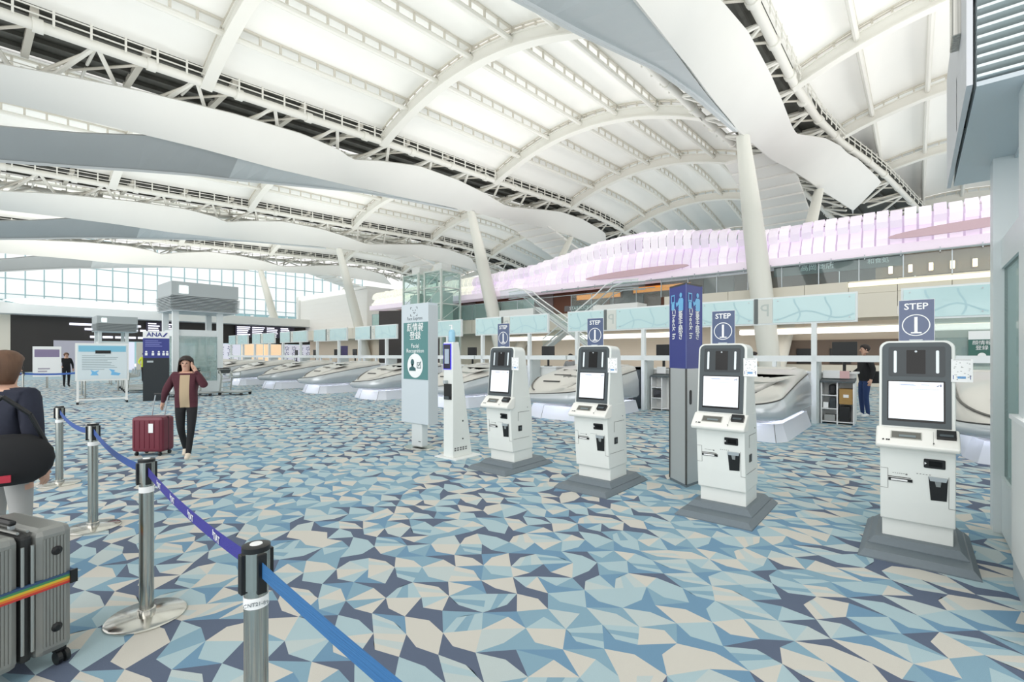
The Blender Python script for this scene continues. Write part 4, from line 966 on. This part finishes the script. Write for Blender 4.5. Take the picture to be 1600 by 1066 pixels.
t = thing('airline_totem', 'black totem with white and navy header beside the walking woman', 'totem', (-19.75, 4.45, 0), R(76))
MB().box(-.36, .36, -.12, .12, 0, 1.45).build('lower_case', mat('totem_black', (40, 46, 50), .35), t); MB().box(-.36, .36, -.13, .12, 1.45, 2.12).build('sign_case', NAVY, t); MB().box(-.36, .36, -.13, .12, 2.12, 2.36).build('header', SIGNW, t)
text('lettering', 'ANA', .2, NAVY, t, (-.05, -.135, 2.24), bold=.004); m = MB(); m.prism([(.16, 2.17), (.22, 2.17), (.32, 2.31), (.27, 2.31)], -.137, -.13, 'y'); m.build('tail_mark', NAVY, t)
m = MB(); rr = random.Random(3)
for i in range(4): m.box(-.3, rr.uniform(-.02, .28), -.134, -.13, 2.02-i*.06, 2.045-i*.06)
m.build('text_lines', mat('navy_pale', (130, 136, 200), .5), t)
m = MB()
for i, x in enumerate((-.27, -.09, .07, .2, .3)): m.prism([(x+.03*math.cos(2*PI*k/10), 1.66+.03*math.sin(2*PI*k/10)) for k in range(10)], -.134, -.13, 'y'); m.box(x-.035, x+.035, -.134, -.13, 1.54, 1.62)
m.build('pictogram_row', SIGNW, t); MB().box(-.25, -.08, -.122, -.12, 1.3, 1.36).build('small_mark', ALU, t)
def poster(lab, x, y, rz, w_, z0, z1, mm, hm, name='poster_stand'):
    t = thing(name, lab, 'sign', (x, y, 0), rz); MB().box(-w_/2, w_/2, -.03, .03, z0, z1).build('panel', mm, t); MB().box(-w_/2+.06, w_/2-.06, -.036, -.03, z1-.35*(z1-z0), z1-.1*(z1-z0)).build('header_print', hm, t)
    m = MB()
    for i in range(3): m.box(-w_*.32, -w_*.1+.1*i*w_, -.036, -.03, z0+.1+.12*i, z0+.16+.12*i)
    m.build('text_block', mat('poster_grey', (170, 165, 180), .5), t); MB().box(-.04, .04, -.03, .03, 0, z0).build('pole', STEEL, t); MB().box(-w_/2, w_/2, -.2, .2, 0, .03).build('foot', ALU, t)
poster('white poster stand with lavender print beyond the queue belts', -30.6, 2.75, R(80), .95, .55, 1.95, SIGNW, mat('lavender_print', (140, 128, 160), .5))
poster('small white and red poster stand by the cream side wall', -30.8, -.2, R(80), 1.0, .7, 2.2, mat('grey_poster', (190, 196, 196), .5), RED)
poster('red and dark advertising stand behind the counters, near the black wall panel', -21.5, 17.5, R(20), 1.9, .9, 2.5, mat('ad_dark', (60, 52, 54), .5), mat('ad_dark2', (48, 44, 46), .5), 'advert_stand')
t = [o for o in COL.objects if o.name.startswith('advert_stand')][-1]; text('lettering', 'HANEDA', .3, SIGNW, t, (0, -.045, 2.2)); MB().box(-.9, .9, -.04, -.03, .95, 1.5).build('red_strip', RED, t)
t = thing('advert_column', 'tall black advertising panel behind the teal panels', 'sign', (-27.5, 19.5, 0), R(25)); MB().box(-.9, .9, -.15, .15, .0, 4.6).build('panel', mat('ad_black', (46, 42, 40), .5), t); MB().box(-.95, .95, -.17, .17, 0, .1).build('foot', ALU, t)
t = thing('banner_stand', 'small dark blue banner behind the distant counters', 'sign', (-26, 15, 0), R(25)); MB().box(-.3, .3, -.03, .03, .6, 2.1).build('panel', mat('banner_purple', (72, 66, 110), .5), t); MB().box(-.3, .3, -.1, .1, 0, .03).build('foot', ALU, t); MB().box(-.02, .02, -.02, .02, .03, .6).build('pole', STEEL, t)
t = thing('round_sign', 'round red no-entry sign on a stand by the queue belts', 'sign', (-34.5, 5.9, 0), R(80)); MB().tube((0, -.05, 1.35), (0, .0, 1.35), .28, 24).build('disc', RED, t); MB().box(-.2, .2, -.06, -.05, 1.3, 1.4).build('bar', SIGNW, t); MB().tube((0, 0, 0), (0, 0, 1.1), .03).build('pole', STEEL, t)
t = thing('facial_poster', 'green facial recognition poster on the door behind the fourth kiosk', 'poster', (1.3, 17.0, 0)); MB().box(-.25, .25, 0, .03, 1.40, 1.95).build('panel', mat('poster_green', (60, 110, 100), .5), t); MB().box(-.25, .25, -.01, 0, 1.95, 2.17).build('white_header', SIGNW, t)
text('lettering', '顔情報', .12, SIGNW, t, (0, -.02, 1.86)); text('lettering', '登録', .12, SIGNW, t, (0, -.02, 1.73)); m = MB(); m.lathe([(.08, 0), (.08, .01)], 20); t2 = m.build('badge', SIGNW, t, loc=(0, -.01, 1.53)); t2.rotation_euler = (PI/2, 0, 0)
t = thing('glass_doorway', 'pale framed glass doorway behind the fourth kiosk', 'doorway', (1.2, 17, 0))
for x in (-1.1, 1.1, 2.4): MB().box(x-.07, x+.07, 0, .14, 0, 2.75).build('post', BOOTH, t)
MB().box(-1.1, 2.4, 0, .14, 2.6, 2.9).build('lintel', BOOTH, t); MB().box(-1.03, 1.03, .05, .07, .05, 2.6).build('glass_side', GLASSB, t); MB().box(1.17, 2.33, .05, .07, .05, 2.6).build('glass_side', GLASSB, t)

# ------------------------------------------------------------------ luggage trolleys
def trolley():
    t = thing('luggage_trolley', '', 'trolley', (0, 0, 0)); TR = mat('trolley_steel', (180, 184, 180), .35, .7)
    m = MB()
    for y in (-.3, .3): m.path([(-.5, y, .12), (.45, y, .12)], .03, 6); m.path([(-.45, y, .12), (-.38, y, .75), (-.5, y, 1.02)], .03, 6); m.path([(-.42, y, .62), (-.05, y, .66), (-.02, y, .9)], .014, 6)
    for z in (.3, .5): m.path([(-.43, -.3, z), (-.43, .3, z)], .012, 6)
    for i in range(5): y = -.24+i*.12; m.path([(-.4, y, .7), (-.05, y, .7)], .008, 5)
    m.path([(-.02, -.3, .9), (-.02, .3, .9)], .014, 6); m.path([(.45, -.3, .12), (.45, .3, .12)], .02, 6); m.build('frame', TR, t)
    MB().tube((-.5, -.34, 1.02), (-.5, .34, 1.02), .028, 10).build('push_bar', BLACK, t)
    MB().box(-.5, -.44, -.32, .32, .84, .98).build('advert_plate', mat('plate_dark', (70, 76, 76), .5), t); MB().box(-.43, .42, -.24, .24, .13, .16).build('deck', ALU, t)
    for (x, y) in ((-.45, -.3), (-.45, .3), (.4, -.26), (.4, .26)): MB().tube((x, y-.02, .055), (x, y+.02, .055), .055, 12).build('wheel', BLACK, t)
    return t
tu = trolley()
tr = [(-20.2, 7.1, 35, 'trolley with its dark plate, nearest the silver pods'), (-20.7, 6.2, 35, 'middle trolley parked before the grey hooded booth'), (-21.1, 5.2, 35, 'trolley half hidden behind the walking woman'),
      (-24.6, 5.0, 75, 'trolley parked just left of the black totem'), (-25.7, 5.15, 75, 'trolley second left of the black totem'), (-26.9, 5.3, 75, 'trolley third left of the black totem'), (-28.1, 5.45, 75, 'trolley at the far end of the row left of the totem')]
for i, (x, y, a, l) in enumerate(tr):
    c = tu if i == 0 else copy_tree(tu); c.location = (x, y, 0); c.rotation_euler = (0, 0, R(a)); c['label'] = 'steel luggage '+l; c['group'] = 'parked steel luggage trolleys'

# ------------------------------------------------------------------ suitcases
def grey_case():
    t = thing('suitcase', 'large ribbed grey suitcase with rainbow strap, beside the standing traveller', 'suitcase', (-3.274, .391, 0), R(199.3))
    G = mat('case_grey', (150, 152, 148), .32, .35); GD = mat('case_dark', (40, 42, 42), .5); W, D, z0, z1 = .5, .36, .07, .70
    for k, (y0, y1) in enumerate(((0, .155), (.205, .36))):
        s = MB().box(0, W, y0, y1, z0, z1).build('shell', G, t, bevel=.035)
        for i in range(7):
            f = (i+.5)/7; 
            MB().box(-.004, .001, y0+.03+(y1-y0-.06)*f-.004, y0+.03+(y1-y0-.06)*f+.004, z0+.05, z1-.05).build('rib', G, s)
        for i in range(9):
            x = .05+.05*i; MB().box(x-.006, x+.006, (y0-.004 if k == 0 else y1-.001), (y0+.001 if k == 0 else y1+.004), z0+.05, z1-.05).build('rib', G, s)
    MB().box(.008, W-.008, .155, .205, z0+.01, z1-.01).build('zip_band', GD, t, bevel=.02)
    for y in (.162, .198): MB().path([(-.001, y, z0+.06), (-.001, y, z1-.06)], .007, 6).build('zip_rail', mat('case_silver', (178, 180, 176), .3, .7), t); MB().path([(.04, y, z1), (W-.04, y, z1)], .007, 6).build('zip_rail', mat('case_silver', (178, 180, 176), .3, .7), t)
    for z in (.2, .58): MB().lathe([(.022, 0), (.022, .006), (.01, .012)], 16).build('stud', BLACK, t, loc=(-.001, .07, z)).rotation_euler = (0, -PI/2, 0)
    for (x, y) in ((.04, .04), (W-.04, .04), (.04, D-.04), (W-.04, D-.04)):
        h = MB().box(x-.02, x+.02, y-.02, y+.02, .05, .08).build('wheel_fork', BLACK, t)
        for e_ in (-.016, .016): MB().tube((x-.02, y+e_-.009, .032), (x-.02, y+e_+.009, .032), .031, 16).build('wheel', BLACK, h)
    cols = [(56, 84, 120), (70, 140, 90), (214, 190, 60), (224, 120, 50), (196, 60, 56)]
    for i, cc in enumerate(cols):
        zt = .455-i*.011; MB().box(-.008, W+.008, -.008, D+.008, zt-.011, zt).build('strap_stripe', mat('strap_%d' % i, cc, .7), t)
    MB().box(-.016, -.006, -.01, .02, .395, .46).build('strap_buckle', BLACK, t)
    for x in (.14, .36): MB().box(x-.01, x+.01, .17, .19, z1, z1+.02).build('handle_tube', ALU, t)
    MB().box(.12, .38, .165, .195, z1+.02, z1+.045).build('pull_handle', BLACK, t, bevel=.01)
grey_case()
def red_case():
    t = thing('suitcase', 'burgundy trolley suitcase pulled by the walking woman', 'suitcase', (-9.05, 2.0, 0), R(40))
    B = mat('case_burgundy', (112, 34, 52), .35, coat=.2); z0, z1 = .06, .60
    MB().box(-.24, .24, -.14, .14, z0, z1).build('shell', B, t, bevel=.045); MB().box(-.243, .243, -.012, .012, z0+.01, z1+.003).build('zip_band', mat('case_red_dark', (60, 20, 30), .5), t, bevel=.02)
    for i in range(6): x = -.19+i*.076; MB().box(x-.008, x+.008, -.146, -.139, z0+.06, z1-.06).build('rib', B, t)
    MB().box(.04, .11, -.152, -.146, .36, .5).build('luggage_tag', SIGNW, t)
    for (x, y) in ((-.18, -.1), (.18, -.1), (-.18, .1), (.18, .1)): MB().tube((x-.012, y, .03), (x+.012, y, .03), .03, 12).build('wheel', BLACK, t)
    for x in (-.1, .1): MB().tube((x, .1, z1-.02), (x+.06, .1, .93), .009, 8).build('handle_tube', ALU, t)
    MB().box(-.06, .18, .085, .115, .92, .95).build('pull_handle', BLACK, t, bevel=.01)
red_case()

# ------------------------------------------------------------------ people
def figure(name, label, loc, rz, H, J, mats, cloth, hair, bag=None, group=None, lv_=2):
    """J: joint dict at 1.70 m height facing -Y. cloth(edge_name, point)->material index"""
    t = thing(name, label, 'person', loc, rz, group); k = H/1.70
    base = dict(pelvis=(0, 0, .95), waist=(0, 0, 1.08), chest=(0, -.01, 1.28), neck=(0, 0, 1.44), jaw=(0, -.01, 1.52), head=(0, -.012, 1.60), crown=(0, .005, 1.665),
                shl=(.165, 0, 1.385), shr=(-.165, 0, 1.385), hpl=(.09, 0, .90), hpr=(-.09, 0, .90))
    base.update(J); P = {n: Vector(v)*k for n, v in base.items()}
    rad = dict(pelvis=.135, waist=.12, chest=.14, neck=.052, jaw=.062, head=.082, crown=.058, shl=.07, shr=.07, ell=.05, elr=.05, wrl=.03, wrr=.03, pml=.036, pmr=.036, hpl=.095, hpr=.095, knl=.06, knr=.06, anl=.042, anr=.042, hel=.045, her=.045, tol=.036, tor=.036)
    rad.update(mats.get('rad', {}))
    E = [('pelvis', 'waist'), ('waist', 'chest'), ('chest', 'neck'), ('neck', 'jaw'), ('jaw', 'head'), ('head', 'crown'), ('chest', 'shl'), ('chest', 'shr'), ('shl', 'ell'), ('shr', 'elr'), ('ell', 'wrl'), ('elr', 'wrr'), ('wrl', 'pml'), ('wrr', 'pmr'),
         ('pelvis', 'hpl'), ('pelvis', 'hpr'), ('hpl', 'knl'), ('hpr', 'knr'), ('knl', 'anl'), ('knr', 'anr'), ('anl', 'tol'), ('anr', 'tor')]
    for s_ in 'lr':   # fingers: four of unequal length, curled, and a thumb from the side of the palm
        wv = P['wr'+s_]; pm = P['pm'+s_]; d = (pm-wv).normalized(); side = Vector((0, 1, 0)) if abs(d.y) < .8 else Vector((1, 0, 0)); side = (side-d*side.dot(d)).normalized(); nrm = d.cross(side)*(1 if s_ == 'l' else -1)
        for i, (o_, L) in enumerate(((-.024, .058), (-.008, .068), (.008, .064), (.024, .05))):
            a = 'f%s%d' % (s_, i); p0 = pm+side*o_*k+d*.02*k; P[a+'a'] = p0+d*L*.5*k; P[a+'b'] = p0+(d*L*.9+nrm*-.02)*k
            rad[a+'a'] = .0095; rad[a+'b'] = .008; E += [('pm'+s_, a+'a'), (a+'a', a+'b')]
        P['t'+s_+'a'] = wv.lerp(pm, .6)-side*.038*k; P['t'+s_+'b'] = pm-side*.05*k+d*.015*k; rad['t'+s_+'a'] = .012; rad['t'+s_+'b'] = .0095; E += [('pm'+s_, 't'+s_+'a'), ('t'+s_+'a', 't'+s_+'b')]
    idx = {n: i for i, n in enumerate(P)}
    bm = bmesh.new(); lay = bm.verts.layers.skin.verify(); vs = [bm.verts.new(v) for v in P.values()]
    for n, i in idx.items(): r = rad.get(n, .04)*k; flat = .78 if n in ('chest', 'waist', 'pelvis') else 1; vs[i][lay].radius = (r, r); vs[i][lay].use_root = (n == 'pelvis')
    for a, b in E: bm.edges.new((vs[idx[a]], vs[idx[b]]))
    me = bpy.data.meshes.new('skeleton'); bm.to_mesh(me); bm.free(); o = bpy.data.objects.new('tmp', me); COL.objects.link(o)
    o.modifiers.new('s', 'SKIN').use_smooth_shade = True; sb = o.modifiers.new('d', 'SUBSURF'); sb.levels = lv_; sb.render_levels = lv_
    dg = bpy.context.evaluated_depsgraph_get(); m2 = bpy.data.meshes.new_from_object(o.evaluated_get(dg)); bpy.data.objects.remove(o); m2.name = 'body'
    bq = bmesh.new(); bq.from_mesh(m2)
    for co, no in (((0, 0, .86*k), (0, 0, 1)), ((0, 0, 1.43*k), (0, 0, 1)), ((0, 0, 1.40*k), (0, 0, 1)), ((.07*k, 0, 0), (1, 0, 0)), ((-.07*k, 0, 0), (1, 0, 0))):
        bmesh.ops.bisect_plane(bq, geom=bq.verts[:]+bq.edges[:]+bq.faces[:], plane_co=co, plane_no=no)
    bq.to_mesh(m2); bq.free()
    m2.materials.clear()
    for m_ in mats['list']: m2.materials.append(m_)
    seg = [(a+'-'+b, P[a], P[b]) for a, b in E]
    for v in m2.vertices:      # flatten torso front to back
        if .80*k < v.co.z < 1.42*k and abs(v.co.x) < .2*k: v.co.y *= .82
    for f in m2.polygons:
        c = f.center; best = None; bd = 9
        for n, a, b in seg:
            ab = b-a; tt = max(0, min(1, (c-a).dot(ab)/ab.length_squared)); dd = (c-(a+ab*tt)).length
            if dd < bd: bd = dd; best = n
        f.material_index = cloth(best, c/k); f.use_smooth = True
    inst('body', m2, t)
    hd = P['head']; fc = Vector((0, -.082*k, 0))
    q = MB(); 
    for sx in (-1, 1): q.lathe([(.001, -.009), (.008, -.005), (.01, 0), (.008, .005), (.001, .009)], 8, (hd.x+sx*.03*k, hd.y-.073*k))
    q.v = [(x, y, z+hd.z) for x, y, z in q.v]; q.build('eyes', BLACK, t, smooth=True)
    MB().prism([(hd.y-.075*k, hd.z+.005*k), (hd.y-.105*k, hd.z-.03*k), (hd.y-.075*k, hd.z-.038*k)], hd.x-.011*k, hd.x+.011*k).build('nose', mats['list'][0], t, bevel=.004)
    MB().box(hd.x-.022*k, hd.x+.022*k, hd.y-.078*k, hd.y-.07*k, hd.z-.062*k, hd.z-.054*k).build('mouth', mat('lips', (160, 90, 84), .5), t, bevel=.002)
    for sx in (-1, 1): MB().box(hd.x+sx*.083*k-.008, hd.x+sx*.083*k+.008, hd.y-.005, hd.y+.02, hd.z-.03*k, hd.z+.02*k).build('ear', mats['list'][0], t, bevel=.006)
    # hair shell
    hm, length = hair; m = MB(); rows = []; c = hd+Vector((0, .012*k, .012*k)); NN = 24; lv = 12
    for i in range(lv+1):
        row = []; ph = PI*.02+(PI*.60)*i/lv
        for a in range(NN):
            th = 2*PI*a/NN; front = max(0, -math.sin(th)); r = (.098 if not length else .105)*k; ph2 = ph if front < .2 else ph*(1-.42*front)
            x = r*math.sin(ph2)*math.cos(th)*.97; y = r*math.sin(ph2)*math.sin(th)*1.08; z = r*math.cos(ph2)*1.05
            if length and i > 8 and front < .35: z -= (i-8)/4*length*k*(1-front); x *= (1+.04*(i-8)) if length > .1 else 1
            if length < .1 and i > 8: q9 = (i-8)/4; sc9 = 1-.38*q9*q9; x *= sc9; y *= sc9; z -= .02*q9*k*(front < .3)
            row.append((c.x+x+.003*math.sin(5*th+i), c.y+y+.003*math.cos(7*th), c.z+z))
        rows.append(row)
    m.grid(rows, closed=True); m.add(rows[0], [tuple(range(NN))]); hb = m.build('hair', hm, t, smooth=True); sd = hb.modifiers.new('so', 'SOLIDIFY'); sd.thickness = .012; sd.offset = 0
    return t, P, k
SKIN = mat('skin', (212, 170, 148), .5); SHOE = mat('shoe_cream', (226, 214, 196), .6); BLKC = mat('cloth_black', (30, 31, 34), .85); BURG = mat('cloth_burgundy', (84, 42, 52), .85, noise=.08, scale=30)
BEIGE = mat('cloth_beige', (190, 170, 140), .85); HAIRB = mat('hair_dark', (46, 38, 36), .6, noise=.2, scale=40, stretch=(1, 1, .1)); HAIRW = mat('hair_brown', (104, 76, 58), .6, noise=.2, scale=40, stretch=(1, 1, .1))
DNAVY = mat('cloth_dark_navy', (38, 42, 58), .85, noise=.1, scale=30); GREYT = mat('cloth_light_grey', (176, 176, 174), .85); JEAN = mat('denim', (44, 66, 112), .85, noise=.1, scale=60); SHIRTG = mat('cloth_grey', (150, 152, 154), .85); RDC = mat('cloth_red', (140, 40, 56), .85); HIVIS = mat('hi_vis_yellow', (220, 232, 60), .7)
def std_cloth(e, c, open_front=False, sl='long', trou=2, top=1):
    if any(s_ in e for s_ in ('neck-jaw', 'jaw', 'head')): return 0
    if 'an' in e and 'to' in e: return 3
    if ('kn' in e and 'an' in e): return 3 if c.z < .075 else trou
    if ('hp' in e and 'kn' in e): return trou if c.z < .86 else top
    if 'pm' in e or e[0] in 'f' or e[0] == 't': return 0
    if e.startswith('chest-neck') and c.z > 1.43: return 0
    if 'pelvis' in e and c.z < .86: return trou
    return top
# walking woman
def cl_w(e, c):
    v = std_cloth(e, c)
    if v == 1 and c.y < -.05 and abs(c.x) < .07 and .86 < c.z < 1.40: return 4
    return v
wj = dict(elr=(-.30, .03, 1.14), wrr=(-.36, .10, .95), pmr=(-.38, .13, .88), ell=(.30, -.10, 1.20), wrl=(.17, -.12, 1.46), pml=(.125, -.10, 1.54), knl=(.10, -.12, .50), anl=(.07, -.16, .09), tol=(.075, -.30, .035), knr=(-.07, -.03, .50), anr=(-.05, .16, .13), tor=(-.05, .05, .035))
figure('person', 'woman walking in burgundy jacket and black trousers, phone at ear', (-8.35, 2.25, 0), R(60), 1.52, wj, dict(list=[SKIN, BURG, BLKC, SHOE, BEIGE], rad=dict(chest=.175, waist=.165, pelvis=.16, shl=.085, shr=.085, ell=.062, elr=.062)), cl_w, (HAIRB, .17), lv_=3)
# standing traveller at left
pj = dict(elr=(-.24, .04, 1.12), wrr=(-.24, -.02, .88), pmr=(-.24, -.04, .81), ell=(.24, .04, 1.12), wrl=(.16, -.16, 1.02), pml=(.10, -.19, 1.04), knl=(.10, -.02, .50), anl=(.10, .02, .08), tol=(.11, -.13, .035), knr=(-.10, -.02, .50), anr=(-.10, .02, .08), tor=(-.11, -.13, .035))
tp, P_, k_ = figure('person', 'traveller in dark navy coat and light trousers behind the grey suitcase', (-4.62, .215, 0), R(-140), 1.56, pj, dict(list=[SKIN, DNAVY, GREYT, BLKC], rad=dict(chest=.19, waist=.18, pelvis=.17, shl=.09, shr=.09, ell=.07, elr=.07)), lambda e, c: std_cloth(e, c), (HAIRW, .07))
t = thing('shoulder_bag', 'large black shoulder bag hanging at the standing traveller\'s side', 'bag', (-4.38, .215, .74), R(78)); t.scale = (.86, .86, .86)
MB().lathe([(.05, -.02), (.14, -.01), (.2, .03), (.24, .09), (.255, .16), (.245, .23), (.2, .3), (.12, .345), (.04, .355)], 32, sy=.5).build('bag_body', BLKC, t, smooth=True); MB().path([(-.2, 0, .28), (-.16, -.03, .5), (-.02, -.05, .64), (.12, -.03, .5), (.2, 0, .28)], .016, 8).build('strap', BLACK, t); MB().box(-.02, .04, -.16, -.145, .03, .08).build('red_tag', RED, t)
# man with jeans beyond the fourth kiosk
mj = dict(elr=(-.27, .03, 1.14), wrr=(-.24, -.16, 1.02), pmr=(-.22, -.22, 1.0), ell=(.26, .06, 1.12), wrl=(.26, .0, .90), pml=(.26, -.02, .83), knl=(.09, -.02, .50), anl=(.09, .03, .08), tol=(.10, -.12, .035), knr=(-.09, -.03, .50), anr=(-.09, .0, .08), tor=(-.10, -.15, .035))
figure('person', 'man in black jacket and blue jeans standing beside the shelf cabinet', (-.95, 14.6, 0), R(-60), 1.8, mj, dict(list=[SKIN, BLKC, JEAN, SIGNW], rad=dict(chest=.17, waist=.16, pelvis=.15)), lambda e, c: std_cloth(e, c), (HAIRB, 0))
t = thing('satchel', 'dark satchel behind the man in jeans', 'bag', (-.72, 14.8, .85), R(30)); MB().box(-.16, .16, -.07, .07, 0, .3).build('bag_body', BLKC, t, bevel=.03); MB().path([(-.14, 0, .3), (-.05, 0, .6), (.08, 0, .6), (.14, 0, .3)], .012, 6).build('strap', BLACK, t)
for (x, y, rz, H, top, lab) in ((-3.3, 13.9, 120, 1.62, SHIRTG, 'staff member in grey at the desk right of the third kiosk'), (-8.7, 13.8, 160, 1.55, RDC, 'staff member in red at the desk between the first two kiosks'),
                              (-9.35, 14.2, 200, 1.58, SHIRTG, 'staff member in grey beside the one in red'), (-12.3, 14.2, 180, 1.58, BLKC, 'brown-haired staff member at the desk right of the temperature stand'), (-34.0, 7.1, 90, 1.7, HIVIS, 'distant worker in a yellow high-visibility vest behind the black totem'),
                              (-31.5, 3.5, 100, 1.65, BLKC, 'distant person in black beside the lavender poster stand')):
    figure('person', lab, (x, y, 0), R(rz), H, dict(mj), dict(list=[SKIN, top, BLKC, BLKC], rad=dict(chest=.16, waist=.15)), lambda e, c: std_cloth(e, c), (HAIRB if top != BLKC else HAIRW, .02))
